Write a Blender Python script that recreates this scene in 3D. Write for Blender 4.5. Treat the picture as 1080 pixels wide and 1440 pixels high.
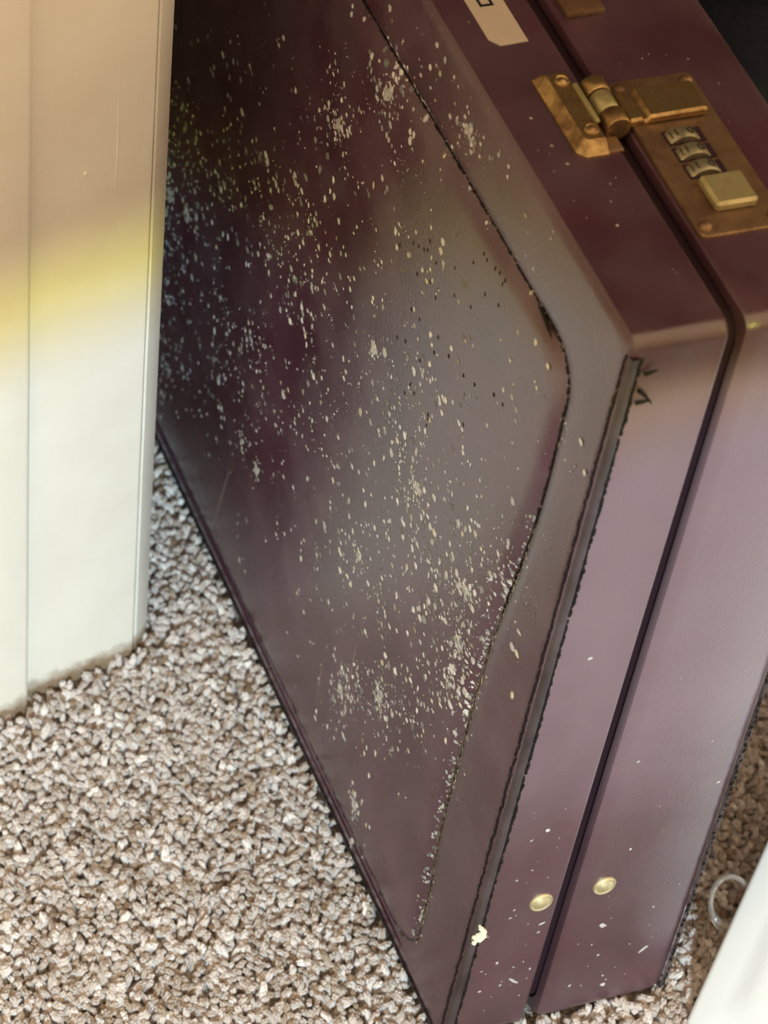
import bpy, bmesh, math, random
from mathutils import Vector, Matrix, noise
random.seed(11)
sc = bpy.context.scene
for o in list(bpy.data.objects):
    bpy.data.objects.remove(o)
COL = sc.collection

# ------------------------------------------------------------------ camera
cam_d = bpy.data.cameras.new('camera')
cam = bpy.data.objects.new('camera', cam_d)
COL.objects.link(cam)
cam_d.sensor_fit = 'VERTICAL'
cam_d.sensor_height = 36.0
cam_d.lens = 4992 / 1440 * 36.0
cam_d.clip_start = 0.02
CAM_ROT = Matrix(((0.9269047723, 0.2254737842, -0.3000151924),
                  (-0.3669986302, 0.7117346307, -0.5989539388),
                  (0.0784827910, 0.6652784290, 0.7424587958)))
cam.matrix_world = Matrix.Translation((-0.3338, -0.5782, 1.0099)) @ CAM_ROT.to_4x4()
cam_d.dof.use_dof = True
cam_d.dof.focus_distance = 1.11
cam_d.dof.aperture_fstop = 20.0
sc.camera = cam

# ------------------------------------------------------------------ light
WORLD_COL, WORLD_STR = (1.0, 0.715, 0.425), 1.06
world = bpy.data.worlds.new('world')
sc.world = world
world.use_nodes = True
bgn = world.node_tree.nodes['Background']
bgn.inputs[0].default_value = (*WORLD_COL, 1)
bgn.inputs[1].default_value = WORLD_STR

SUN_XY = Vector((0.26, 1.0))            # horizontal travel of the sunlight
SUN_TAN = 0.50                         # tangent of its height


def sun(name, colour, energy, tan_el, angle):
    d = bpy.data.lights.new(name, 'SUN')
    d.color = colour
    d.energy = energy
    d.angle = math.radians(angle)
    o = bpy.data.objects.new(name, d)
    COL.objects.link(o)
    v = Vector((SUN_XY.x, SUN_XY.y, -tan_el * SUN_XY.length))
    o.rotation_euler = v.to_track_quat('-Z', 'Y').to_euler()
    o.location = -v * 4
    return o


sun('sun_lamp', (0.90, 0.95, 0.14), 1.26, SUN_TAN, 0.6)
sun('second_sun_lamp', (0.17, 0.40, 1.0), 1.95, SUN_TAN + 0.011, 0.7)  # added second sun, bluer and slightly higher, leaves a yellow fringe on the casing

vs = sc.view_settings
vs.view_transform = 'Standard'
vs.look = 'None'
vs.gamma = 1.0
vs.exposure = 0.45
vs.use_curve_mapping = False

# ------------------------------------------------------------------ materials
def new_mat(name):
    m = bpy.data.materials.new(name)
    m.use_nodes = True
    nt = m.node_tree
    b = nt.nodes['Principled BSDF']
    return m, nt, b


def nd(nt, typ, **kw):
    n = nt.nodes.new(typ)
    for k, v in kw.items():
        if k.startswith('_'):
            setattr(n, k[1:], v)
        else:
            n.inputs[k.replace('__', ' ')].default_value = v
    return n


def ramp(nt, fac, stops, interp='LINEAR'):
    r = nt.nodes.new('ShaderNodeValToRGB')
    r.color_ramp.interpolation = interp
    el = r.color_ramp.elements
    while len(el) < len(stops):
        el.new(0.5)
    for e, (p, c) in zip(el, stops):
        e.position = p
        e.color = (*c, 1) if len(c) == 3 else c
    nt.links.new(fac, r.inputs[0])
    return r


def objcoord(nt, scale=(1, 1, 1)):
    tc = nt.nodes.new('ShaderNodeTexCoord')
    mp = nt.nodes.new('ShaderNodeMapping')
    mp.inputs['Scale'].default_value = scale
    nt.links.new(tc.outputs['Object'], mp.inputs[0])
    return mp.outputs[0]


def noise_tex(nt, vec, scale, detail=3.0, rough=0.55):
    n = nt.nodes.new('ShaderNodeTexNoise')
    n.inputs['Scale'].default_value = scale
    n.inputs['Detail'].default_value = detail
    n.inputs['Roughness'].default_value = rough
    nt.links.new(vec, n.inputs['Vector'])
    return n.outputs['Fac']


def mixc(nt, fac, a, b, mode='MIX'):
    m = nt.nodes.new('ShaderNodeMix')
    m.data_type = 'RGBA'
    m.blend_type = mode
    for sock, v in ((m.inputs[0], fac), (m.inputs[6], a), (m.inputs[7], b)):
        if hasattr(v, 'is_linked'):
            nt.links.new(v, sock)
        elif isinstance(v, (int, float)):
            sock.default_value = v
        else:
            sock.default_value = (*v, 1)
    return m.outputs[2]


def math_n(nt, op, a, b=0.0, clamp=False):
    m = nt.nodes.new('ShaderNodeMath')
    m.operation = op
    m.use_clamp = clamp
    for s, v in zip(m.inputs, (a, b)):
        if hasattr(v, 'is_linked'):
            nt.links.new(v, s)
        else:
            s.default_value = v
    return m.outputs[0]


def bump(nt, b, height, strength, dist):
    n = nt.nodes.new('ShaderNodeBump')
    n.inputs['Strength'].default_value = strength
    n.inputs['Distance'].default_value = dist
    nt.links.new(height, n.inputs['Height'])
    nt.links.new(n.outputs[0], b.inputs['Normal'])


def leather(name, col, dust=0.10, rough=0.36, sheen=0.0, painted_sheen=None, spec=1.0):
    """burgundy leather: fine grain, patchy dye, thin dust, and a grey sheen painted in up a panel (low z, high z, amount)"""
    m, nt, b = new_mat(name)
    v = objcoord(nt)
    big = noise_tex(nt, v, 22, 4)
    c2 = tuple(x * 0.62 for x in col)
    base = ramp(nt, big, [(0.3, c2), (0.7, col)]).outputs[0]
    dn = noise_tex(nt, v, 40, 3, 0.5)
    df = ramp(nt, dn, [(0.34, (0, 0, 0)), (0.70, (dust,) * 3)]).outputs[0]
    base = mixc(nt, df, base, (0.37, 0.31, 0.37))
    if painted_sheen:
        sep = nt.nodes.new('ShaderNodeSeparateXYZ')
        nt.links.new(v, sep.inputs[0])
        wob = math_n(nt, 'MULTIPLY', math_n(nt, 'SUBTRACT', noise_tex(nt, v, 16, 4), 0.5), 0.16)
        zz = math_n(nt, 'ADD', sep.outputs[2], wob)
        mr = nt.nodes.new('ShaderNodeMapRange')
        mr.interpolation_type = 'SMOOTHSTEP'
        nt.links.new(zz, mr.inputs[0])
        mr.inputs[1].default_value, mr.inputs[2].default_value = painted_sheen[0], painted_sheen[1]
        mr.inputs[3].default_value, mr.inputs[4].default_value = 0.05, painted_sheen[2]
        # fade the painted sheen out just below the top edge
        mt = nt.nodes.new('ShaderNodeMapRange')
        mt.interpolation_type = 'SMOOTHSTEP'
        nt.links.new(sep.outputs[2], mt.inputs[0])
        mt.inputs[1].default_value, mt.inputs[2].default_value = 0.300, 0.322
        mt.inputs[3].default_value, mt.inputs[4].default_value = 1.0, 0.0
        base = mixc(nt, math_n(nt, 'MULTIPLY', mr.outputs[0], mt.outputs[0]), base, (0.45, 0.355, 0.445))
    nt.links.new(base, b.inputs['Base Color'])
    rr = ramp(nt, dn, [(0.3, (rough - 0.05,) * 3), (0.8, (rough + 0.08,) * 3)]).outputs[0]
    nt.links.new(rr, b.inputs['Roughness'])
    b.inputs['Specular IOR Level'].default_value = spec
    b.inputs['IOR'].default_value = 1.58
    b.inputs['Sheen Weight'].default_value = sheen
    b.inputs['Sheen Roughness'].default_value = 0.45
    b.inputs['Sheen Tint'].default_value = (0.9, 0.86, 0.88, 1)
    vo = nt.nodes.new('ShaderNodeTexVoronoi')
    vo.inputs['Scale'].default_value = 1500
    nt.links.new(v, vo.inputs['Vector'])
    h = math_n(nt, 'ADD', vo.outputs['Distance'], noise_tex(nt, v, 420, 3))
    bump(nt, b, h, 0.16, 0.0004)
    return m


def brass(name, col, tarnish, rough=0.3, amount=0.5, scale=160, metal=0.9):
    m, nt, b = new_mat(name)
    v = objcoord(nt)
    n = noise_tex(nt, v, scale, 5, 0.65)
    t = 0.5 + (0.5 - amount) * 0.5
    f = ramp(nt, n, [(t - 0.14, (0, 0, 0)), (t + 0.14, (1, 1, 1))]).outputs[0]
    nt.links.new(mixc(nt, f, col, tarnish), b.inputs['Base Color'])
    b.inputs['Metallic'].default_value = metal
    nt.links.new(ramp(nt, f, [(0, (rough,) * 3), (1, (min(1, rough + 0.25),) * 3)]).outputs[0], b.inputs['Roughness'])
    bump(nt, b, noise_tex(nt, v, 900, 3), 0.12, 0.0003)
    return m


def plain(name, col, rough=0.6, spec=0.4, nscale=0, namp=0.25):
    m, nt, b = new_mat(name)
    b.inputs['Roughness'].default_value = rough
    b.inputs['Specular IOR Level'].default_value = spec
    b.inputs['IOR'].default_value = 1.58
    if nscale:
        n = noise_tex(nt, objcoord(nt), nscale, 5, 0.6)
        lo = tuple(max(0, c * (1 - namp)) for c in col)
        hi = tuple(min(1, c * (1 + namp)) for c in col)
        nt.links.new(ramp(nt, n, [(0.3, lo), (0.7, hi)]).outputs[0], b.inputs['Base Color'])
        bump(nt, b, n, 0.2, 0.0005)
    else:
        b.inputs['Base Color'].default_value = (*col, 1)
    return m


def paint(name):
    m, nt, b = new_mat(name)
    v = objcoord(nt, (1, 1, 0.06))
    streak = noise_tex(nt, v, 420, 4, 0.6)
    v2 = objcoord(nt)
    blotch = noise_tex(nt, v2, 30, 5, 0.6)
    base = ramp(nt, blotch, [(0.3, (0.80, 0.77, 0.70)), (0.7, (0.86, 0.845, 0.79))]).outputs[0]
    # grubby rust-brown line where carpet fibres rub the paint
    sep = nt.nodes.new('ShaderNodeSeparateXYZ')
    nt.links.new(v2, sep.inputs[0])
    z = math_n(nt, 'ADD', sep.outputs[2], math_n(nt, 'MULTIPLY', math_n(nt, 'SUBTRACT', noise_tex(nt, v2, 160, 5, 0.7), 0.5), 0.012))
    mr = nt.nodes.new('ShaderNodeMapRange')
    nt.links.new(z, mr.inputs[0])
    mr.inputs[1].default_value, mr.inputs[2].default_value = 0.006, 0.0125
    mr.inputs[3].default_value, mr.inputs[4].default_value = 0.85, 0.0
    base = mixc(nt, mr.outputs[0], base, (0.20, 0.10, 0.03))
    nt.links.new(base, b.inputs['Base Color'])
    b.inputs['Roughness'].default_value = 0.42
    h = math_n(nt, 'ADD', streak, math_n(nt, 'MULTIPLY', blotch, 1.5))
    bump(nt, b, h, 0.07, 0.0010)
    return m


M = {}
BURG = (0.070, 0.020, 0.042)
M['leather'] = leather('burgundy_leather', BURG, 0.11, 0.27, 0.0)
M['leather_end'] = leather('burgundy_leather_painted_sheen', (0.064, 0.016, 0.030), 0.05, 0.34, 0.06, painted_sheen=(0.06, 0.20, 0.37))  # grey reflection on the end panels is painted into their colour
M['binding'] = leather('binding_leather', (0.028, 0.016, 0.020), 0.18, 0.55, 0.0, None, 0.6)
M['thread'] = plain('black_thread', (0.010, 0.008, 0.008), 0.7, 0.2)
M['thread_grey'] = plain('grey_mildewed_thread', (0.10, 0.085, 0.08), 0.9, 0.1, 300, 0.7)
M['dark'] = plain('dark_inside', (0.026, 0.010, 0.018), 0.7, 0.2)
M['brass'] = brass('aged_brass', (0.46, 0.31, 0.13), (0.17, 0.095, 0.045), 0.30, 0.45)
M['brass_bright'] = brass('yellow_brass', (0.46, 0.40, 0.20), (0.30, 0.24, 0.11), 0.30, 0.3, 160, 0.55)
M['brass_plate'] = brass('brown_tarnished_brass', (0.33, 0.21, 0.115), (0.15, 0.085, 0.05), 0.40, 0.55, 110, 0.8)
M['brass_stud'] = brass('pale_brass_stud', (0.80, 0.76, 0.52), (0.62, 0.55, 0.33), 0.45, 0.3, 300)
M['dial'] = brass('grey_brass_dial', (0.36, 0.32, 0.20), (0.15, 0.12, 0.08), 0.36, 0.4, 300, 0.7)
M['sticker'] = plain('cream_paper', (0.44, 0.365, 0.30), 0.75, 0.2, 90, 0.05)
M['ink'] = plain('black_ink', (0.012, 0.012, 0.013), 0.6, 0.2)
M['paint'] = paint('cream_gloss_paint')
M['wall'] = plain('wall_paint', (0.66, 0.60, 0.52), 0.85, 0.2, 40, 0.05)
M['closet'] = plain('closet_darkened', (0.07, 0.055, 0.05), 0.9, 0.2, 40, 0.05)  # unseen closet walls, darkened so the case top stays dim
M['white'] = plain('white_plastic', (0.70, 0.76, 0.82), 0.35, 0.4)
M['navy'] = plain('navy_nylon', (0.010, 0.012, 0.020), 0.8, 0.2, 500, 0.3)
M['navy_trim'] = plain('black_webbing', (0.008, 0.008, 0.010), 0.7, 0.2, 700, 0.3)

m, nt, b = new_mat('clear_plastic')
b.inputs['Transmission Weight'].default_value = 0.90
b.inputs['Roughness'].default_value = 0.12
b.inputs['IOR'].default_value = 1.47
b.inputs['Base Color'].default_value = (0.97, 0.97, 0.98, 1)
M['clear'] = m

m, nt, b = new_mat('mildew')
at = nt.nodes.new('ShaderNodeAttribute')
at.attribute_name = 'speck_colour'
nt.links.new(at.outputs['Color'], b.inputs['Base Color'])
b.inputs['Roughness'].default_value = 0.95
b.inputs['Specular IOR Level'].default_value = 0.05
M['mildew'] = m

m, nt, b = new_mat('carpet_yarn')
at = nt.nodes.new('ShaderNodeAttribute')
at.attribute_type = 'INSTANCER'
at.attribute_name = 'tint'
cr = ramp(nt, at.outputs['Fac'], [(0.0, (0.24, 0.16, 0.10)), (0.18, (0.44, 0.35, 0.28)), (0.42, (0.58, 0.525, 0.505)), (0.75, (0.74, 0.69, 0.69)), (1.0, (0.92, 0.90, 0.91))])
v = objcoord(nt)
fib = noise_tex(nt, v, 900, 4, 0.7)
nt.links.new(mixc(nt, 1.0, cr.outputs[0], ramp(nt, fib, [(0.3, (0.78, 0.75, 0.72)), (0.65, (1, 1, 1))]).outputs[0], 'MULTIPLY'), b.inputs['Base Color'])
b.inputs['Roughness'].default_value = 0.75
b.inputs['Specular IOR Level'].default_value = 0.3
b.inputs['Sheen Weight'].default_value = 0.15
bump(nt, b, fib, 0.5, 0.0006)
M['yarn'] = m

m, nt, b = new_mat('carpet_backing')
v = objcoord(nt)
n1 = noise_tex(nt, v, 420, 3, 0.6)
nt.links.new(ramp(nt, n1, [(0.3, (0.16, 0.11, 0.08)), (0.6, (0.52, 0.46, 0.42))]).outputs[0], b.inputs['Base Color'])
b.inputs['Roughness'].default_value = 0.95
bump(nt, b, n1, 1.0, 0.004)
M['backing'] = m

# ------------------------------------------------------------------ helpers
def link(name, me, mat, parent=None):
    o = bpy.data.objects.new(name, me)
    if mat is not None:
        me.materials.append(mat)
    COL.objects.link(o)
    if parent is not None:
        o.parent = parent
    return o


def finish(name, bm, mat, parent=None, smooth=True, angle=35):
    bmesh.ops.recalc_face_normals(bm, faces=bm.faces)
    me = bpy.data.meshes.new(name)
    bm.to_mesh(me)
    bm.free()
    if smooth:
        me.shade_smooth()
        me.set_sharp_from_angle(angle=math.radians(angle))
    return link(name, me, mat, parent)


def thing(name, label, cat, loc=(0, 0, 0), rot=(0, 0, 0), group=None):
    o = bpy.data.objects.new(name, None)
    o.empty_display_size = 0.05
    COL.objects.link(o)
    o.location, o.rotation_euler = loc, rot
    o['label'], o['category'] = label, cat
    if group:
        o['group'] = group
    return o


def structure(o):
    o['kind'] = 'structure'
    return o


def add_box(bm, lo, hi, bevel=0.0, seg=2):
    lo, hi = Vector(lo), Vector(hi)
    r = bmesh.ops.create_cube(bm, size=1.0)
    vs_ = r['verts']
    for v in vs_:
        v.co = Vector(((lo[i] + hi[i]) / 2 + v.co[i] * (hi[i] - lo[i]) for i in range(3)))
    if bevel > 0:
        es = list({e for v in vs_ for e in v.link_edges})
        bmesh.ops.bevel(bm, geom=es, offset=bevel, segments=seg, profile=0.5, affect='EDGES')


def box(name, lo, hi, mat, parent=None, bevel=0.0, seg=2):
    bm = bmesh.new()
    add_box(bm, lo, hi, bevel, seg)
    return finish(name, bm, mat, parent)


def loft(bm, rings, cap0=True, cap1=True, closed=True):
    vr = [[bm.verts.new(p) for p in r] for r in rings]
    n = len(vr[0])
    for a, b_ in zip(vr, vr[1:]):
        for i in range(n if closed else n - 1):
            j = (i + 1) % n
            bm.faces.new((a[i], a[j], b_[j], b_[i]))
    if cap0:
        bm.faces.new(vr[0])
    if cap1:
        bm.faces.new(list(reversed(vr[-1])))
    return vr


def rrect(a0, a1, b0, b1, r, n=7):
    """rounded rectangle outline, counter-clockwise; r may be one radius or four"""
    rs = (r,) * 4 if isinstance(r, (int, float)) else r
    pts = []
    for (cx, cy, sx, sy, a, rr) in ((a1, b0, -1, 1, -90, rs[0]), (a1, b1, -1, -1, 0, rs[1]), (a0, b1, 1, -1, 90, rs[2]), (a0, b0, 1, 1, 180, rs[3])):
        for k in range(n):
            t = math.radians(a + 90 * k / (n - 1))
            pts.append((cx + sx * rr + rr * math.cos(t), cy + sy * rr + rr * math.sin(t)))
    return pts


def tube(bm, pts, rad, sides=8, closed=False, flat=1.0, upv=Vector((0, 0, 1))):
    pts = [Vector(p) for p in pts]
    rings = []
    n = len(pts)
    for i, p in enumerate(pts):
        if closed:
            t = pts[(i + 1) % n] - pts[i - 1]
        else:
            t = pts[min(i + 1, n - 1)] - pts[max(i - 1, 0)]
        t.normalize()
        s = t.cross(upv)
        if s.length < 1e-4:
            s = t.cross(Vector((1, 0, 0)))
        s.normalize()
        w = s.cross(t)
        r = rad[i] if isinstance(rad, (list, tuple)) else rad
        rings.append([p + s * (r * math.cos(2 * math.pi * k / sides)) + w * (r * flat * math.sin(2 * math.pi * k / sides)) for k in range(sides)])
    if closed:
        rings.append(rings[0])
        vr = [[bm.verts.new(q) for q in r] for r in rings[:-1]]
        vr.append(vr[0])
        for a, b_ in zip(vr, vr[1:]):
            for k in range(sides):
                j = (k + 1) % sides
                bm.faces.new((a[k], a[j], b_[j], b_[k]))
    else:
        loft(bm, rings)


def disc_stack(bm, prof, centre, axis='z', n=24):
    """lathe: prof = [(radius, height)] about an axis through centre"""
    c = Vector(centre)
    rings = []
    for r, h in prof:
        ring = []
        for k in range(n):
            t = 2 * math.pi * k / n
            x, y = r * math.cos(t), r * math.sin(t)
            ring.append(c + {'z': Vector((x, y, h)), 'y': Vector((x, h, y)), 'x': Vector((h, x, y))}[axis])
        rings.append(ring)
    loft(bm, rings)


# ------------------------------------------------------------------ the room: floor, closet wall, casing
ANG = math.radians(10.0)
P0 = Vector((-0.0329, 0.2043, 0))
U = Vector((math.cos(ANG), math.sin(ANG), 0))
N = Vector((math.sin(ANG), -math.cos(ANG), 0))
WALL = Matrix.Translation(P0) @ Matrix(((U.x, -N.x, 0), (U.y, -N.y, 0), (0, 0, 1))).to_4x4()
# wall frame: x along the wall, y into the closet (so -y is the room), z up


def wbox(name, lo, hi, mat, bevel=0.0, parent=None):
    o = box(name, lo, hi, mat, parent, bevel)
    if parent is None:
        o.matrix_world = WALL
        structure(o)
    return o


bm = bmesh.new()
bmesh.ops.create_grid(bm, x_segments=2, y_segments=2, size=4.5)
fl = finish('floor', bm, M['backing'], None, False)
fl.location = (0, 0, 0)
structure(fl)

wbox('wall_closet_front', (-2.4, 0.004, 0.0), (-0.058, 0.115, 2.4), M['wall'])
wbox('wall_closet_header', (-0.058, 0.004, 2.03), (0.95, 0.115, 2.4), M['wall'])
wbox('wall_closet_front_right', (0.95, 0.004, 0.0), (2.4, 0.115, 2.4), M['wall'])
wbox('wall_closet_back_unseen', (-0.42, 0.80, 0.0), (1.25, 0.86, 2.4), M['closet'])
wbox('wall_closet_left_unseen', (-0.48, 0.116, 0.0), (-0.42, 0.86, 2.4), M['closet'])
wbox('wall_closet_right_unseen', (1.25, 0.116, 0.0), (1.31, 0.86, 2.4), M['closet'])
wbox('ceiling_unseen', (-0.48, 0.116, 2.4), (1.31, 0.86, 2.46), M['closet'])

# the window wall behind the camera; its window head cuts the sunlight off above the case
SUN_D = 2.6
lit = WALL @ Vector((-0.03, -0.005, 0.215))
sdir = Vector((SUN_XY.x, SUN_XY.y, 0))
t_ = (SUN_D + 0.12) / (-(sdir.dot(N)))     # the outer arris of the head does the cutting
head_z = lit.z + SUN_TAN * SUN_XY.length * t_
hx = (WALL.inverted() @ (lit - sdir * t_)).x
wbox('wall_window_head', (hx - 2.0, -SUN_D - 0.12, head_z), (hx + 2.0, -SUN_D, 2.45), M['wall'])
wbox('wall_window_sill', (hx - 2.0, -SUN_D - 0.12, 0.0), (hx + 2.0, -SUN_D, 0.45), M['wall'])
wbox('wall_window_left', (hx - 2.0, -SUN_D - 0.12, 0.45), (hx - 0.9, -SUN_D, head_z), M['wall'])
wbox('wall_window_right', (hx + 0.9, -SUN_D - 0.12, 0.45), (hx + 2.0, -SUN_D, head_z), M['wall'])

# painted door casing: proud outer band, flat board, narrow splayed jamb edge with a cracked joint between
trim = bpy.data.objects.new('trim_1', None)
COL.objects.link(trim)
trim.matrix_world = WALL
structure(trim)
trim['label'] = 'cream painted door casing with yellowed sunlit band at left of briefcase'


def wavy_prism(name, prof, z0, z1, mat, parent, amp=0.0, nz=60, seed=0.0):
    """vertical moulding: outline prof in plan, slightly uneven up its height like old brushed paint"""
    bm = bmesh.new()
    rings = []
    for k in range(nz + 1):
        z = z0 + (z1 - z0) * (k / nz) ** 1.6
        ring = []
        for i, (x, y) in enumerate(prof):
            w = noise.noise(Vector((x * 30 + seed, y * 30, z * 14))) + 0.5 * noise.noise(Vector((x * 60, seed, z * 55)))
            ring.append((x + amp * w, y + amp * 0.5 * w, z))
        rings.append(ring)
    loft(bm, rings)
    return finish(name, bm, mat, parent, True, 30)


def bev_prof(x0, x1, y0, y1, r):
    """plan outline with the two room-side corners rounded"""
    p = [(x1, y1), (x0, y1)]
    for k in range(5):
        t = math.pi / 2 * k / 4
        p.append((x0 + r - r * math.cos(t), y0 + r - r * math.sin(t)))
    for k in range(5):
        t = math.pi / 2 * k / 4
        p.append((x1 - r + r * math.sin(t), y0 + r - r * math.cos(t)))
    return p


wavy_prism('back_band', bev_prof(-0.084, -0.0540, -0.0104, 0.0038, 0.0022), 0.0, 2.08, M['paint'], trim, 0.00012, 60, 1.0)
wavy_prism('casing_board', bev_prof(-0.0537, -0.0087, -0.0056, 0.0038, 0.0010), 0.0, 2.08, M['paint'], trim, 0.00018, 60, 2.0)
wavy_prism('door_jamb', [(0.0, 0.118), (-0.016, 0.118), (-0.016, 0.0040), (-0.0080, 0.0040), (-0.0079, -0.0040), (-0.0072, -0.0043), (-0.0006, -0.0004), (0.0, 0.0006)], 0.0, 2.03, M['paint'], trim, 0.0002, 80, 3.0)

# old runs and bumps in the paint
for (x, z0, z1, r) in ((-0.0219, 0.222, 0.296, 0.0007), (-0.0215, 0.185, 0.205, 0.0004)):
    bm = bmesh.new()
    n = 14
    tube(bm, [(x + 0.0004 * noise.noise(Vector((0, 0, (z0 + (z1 - z0) * k / n) * 60))), -0.00545, z0 + (z1 - z0) * k / n) for k in range(n + 1)],
         [r * (0.25 + 0.75 * math.sin(math.pi * (k + 0.3) / (n + 0.6)) * (0.6 + 0.4 * abs(noise.noise(Vector((r * 999, 0, k * 0.7)))))) for k in range(n + 1)], 8, False, 0.6, Vector((0, 1, 0)))
    finish('paint_run', bm, M['paint'], trim)
bm = bmesh.new()
disc_stack(bm, [(0.0009, 0.0), (0.0008, -0.0003), (0.0004, -0.0006), (0.0001, -0.0007)], (-0.0331, -0.0055, 0.252), 'y', 12)
finish('paint_bump', bm, M['paint'], trim)

# ------------------------------------------------------------------ briefcase
H, T, L = 0.330, 0.0842, 0.450
LEAN = math.radians(4.256)
case = thing('briefcase', 'worn burgundy leather briefcase speckled with pale mildew, standing on carpet with brass lock', 'briefcase', (0, 0, 0.0085), (0, LEAN, 0))


def seam_bow(z):
    """the hand-cut panel's front edge bows in at mid-height and out at the top"""
    tab = [(0.0, 0.0), (0.04, 0.0), (0.085, 0.0032), (0.15, 0.0026), (0.25, -0.0058), (0.30, -0.0050), (0.33, -0.004)]
    for (a, va), (b_, vb) in zip(tab, tab[1:]):
        if z <= b_:
            f = (z - a) / (b_ - a)
            f = f * f * (3 - 2 * f)
            return va + (vb - va) * max(0.0, f)
    return -0.003


def densify(pts, step=0.012):
    out = []
    for (p, q) in zip(pts, pts[1:] + pts[:1]):
        n = max(1, round(math.dist(p, q) / 0.30 * 24)) if math.dist(p, q) > 0.1 else 1
        for k in range(n):
            out.append((p[0] + (q[0] - p[0]) * k / n, p[1] + (q[1] - p[1]) * k / n))
    return out


def ring_yz(x, inset, r, bow=0.0):
    i = (inset,) * 4 if isinstance(inset, (int, float)) else inset      # front, back, bottom, top
    p = rrect(i[0], L - i[1], i[2], H - i[3], r, 8)
    if bow is None:
        return [(x, y, z) for y, z in p]
    # every panel ring has the same number of points along its straight runs
    out = []
    for k in range(32):
        q0, q1 = p[k], p[(k + 1) % 32]
        n = 16 if k % 8 == 7 else 1
        for j in range(n):
            y, z = q0[0] + (q1[0] - q0[0]) * j / n, q0[1] + (q1[1] - q0[1]) * j / n
            w = bow if y < 0.15 else 0.0
            out.append((x, y + w * seam_bow(z), z))
    return out


RC = (0.006, 0.0045, 0.0045, 0.006)
# lid: the shell with the stitched, padded panel (large face towards -x)
GAP0, GAP1 = 0.0300, 0.0351


def seam_inset(d):      # inset of the panel seam, d inwards from it
    return (0.0295 + d, 0.0295 + d, 0.0110 + d, 0.0322 + d)


bm = bmesh.new()
loft(bm, [ring_yz(GAP0 - 0.006, 0.0030, 0.008),
          ring_yz(GAP0 - 0.0004, 0.0026, 0.008), ring_yz(GAP0, 0.0018, 0.009), ring_yz(GAP0 - 0.0003, 0.0004, RC), ring_yz(GAP0 - 0.0014, -0.0003, RC),
          ring_yz(GAP0 - 0.0034, 0.0, RC), ring_yz(0.018, 0.0, RC), ring_yz(0.005, 0.0, RC), ring_yz(0.0012, 0.0004, RC), ring_yz(0.0003, 0.0014, RC)], False, False)
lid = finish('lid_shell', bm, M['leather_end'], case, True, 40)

bm = bmesh.new()
loft(bm, [ring_yz(0.0012, 0.0010, RC), ring_yz(0.0002, 0.0022, RC), ring_yz(-0.0001, 0.0048, 0.008),
          ring_yz(-0.0006, (0.014, 0.014, 0.0062, 0.016), 0.010, 0.3), ring_yz(-0.0010, (0.022, 0.022, 0.009, 0.026), 0.014, 0.8),
          ring_yz(-0.0008, seam_inset(-0.0030), 0.015, 1.0), ring_yz(0.0001, seam_inset(-0.0010), 0.015, 1.0), ring_yz(0.0006, seam_inset(0), 0.015, 1.0), ring_yz(0.0001, seam_inset(0.0010), 0.015, 1.0),
          ring_yz(-0.0012, seam_inset(0.0030), 0.015, 1.0), ring_yz(-0.0019, seam_inset(0.008), 0.015, 1.0), ring_yz(-0.0024, seam_inset(0.020), 0.018, 1.0),
          ring_yz(-0.0028, seam_inset(0.050), 0.025, 1.0), ring_yz(-0.0030, seam_inset(0.090), 0.03, 1.0)], False, True)
finish('front_panel', bm, M['leather'], case, True, 60)

# base shell
bm = bmesh.new()
loft(bm, [ring_yz(GAP1 + 0.006, 0.0045, 0.008), ring_yz(GAP1 + 0.0002, 0.0042, 0.008), ring_yz(GAP1, 0.0026, 0.007), ring_yz(GAP1 + 0.0006, 0.0010, RC), ring_yz(GAP1 + 0.0022, 0.0002, RC),
          ring_yz(GAP1 + 0.0060, 0.0, RC), ring_yz(0.060, 0.0, RC), ring_yz(T - 0.006, 0.0, RC), ring_yz(T - 0.0025, 0.0008, RC), ring_yz(T - 0.0006, 0.0028, RC),
          ring_yz(T, 0.0060, RC), ring_yz(T + 0.0010, 0.03, 0.02), ring_yz(T + 0.0014, 0.10, 0.03)], False, True)
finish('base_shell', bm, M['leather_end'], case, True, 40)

# dark inner frame seen down the gap
bm = bmesh.new()
loft(bm, [ring_yz(GAP0 - 0.006, 0.0052, 0.007), ring_yz(GAP1 + 0.007, 0.0052, 0.007)], True, True)
finish('inner_frame', bm, M['dark'], case, True, 40)


# leather binding on the corner between the large face and the ends: down the ends and along the bottom
def open_outline(ins):
    p = rrect(ins, L - ins, ins, H - ins, 0.006, 8)
    q = p[24:32] + p[0:8]
    top = H - 0.006
    def run(a, b_, n):
        return [(a[0] + (b_[0] - a[0]) * k / n, a[1] + (b_[1] - a[1]) * k / n) for k in range(n)]
    pts = run((ins, top), q[0], 20) + q[:8] + run(q[7], q[8], 24)[1:] + q[8:]
    return pts + run(q[15], (L - ins, top), 20)[1:] + [(L - ins, top)]


def binding(name, x, sgn, w, hgt):
    bm = bmesh.new()
    rings = []
    for k in range(9):          # arch profile wrapped over the corner, from face side to end side
        t = k / 8
        bulge = hgt * (0.35 + 0.65 * math.sin(math.pi * t)) if 0 < t < 1 else -0.0003
        xx = x + sgn * (w * (t - 0.35)) if t > 0.35 else x - sgn * bulge * 0.6
        ins = -bulge if t > 0.35 else (0.35 - t) * w * 1.2 - bulge * 0.4
        rings.append([(xx, y, z) for y, z in open_outline(ins)])
    loft(bm, rings, False, False, False)
    return finish(name, bm, M['binding'], case, True, 60)


binding('edge_binding', 0.0006, 1, 0.0044, 0.0007)
binding('edge_binding', T - 0.0010, -1, 0.0022, 0.0005)


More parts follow.
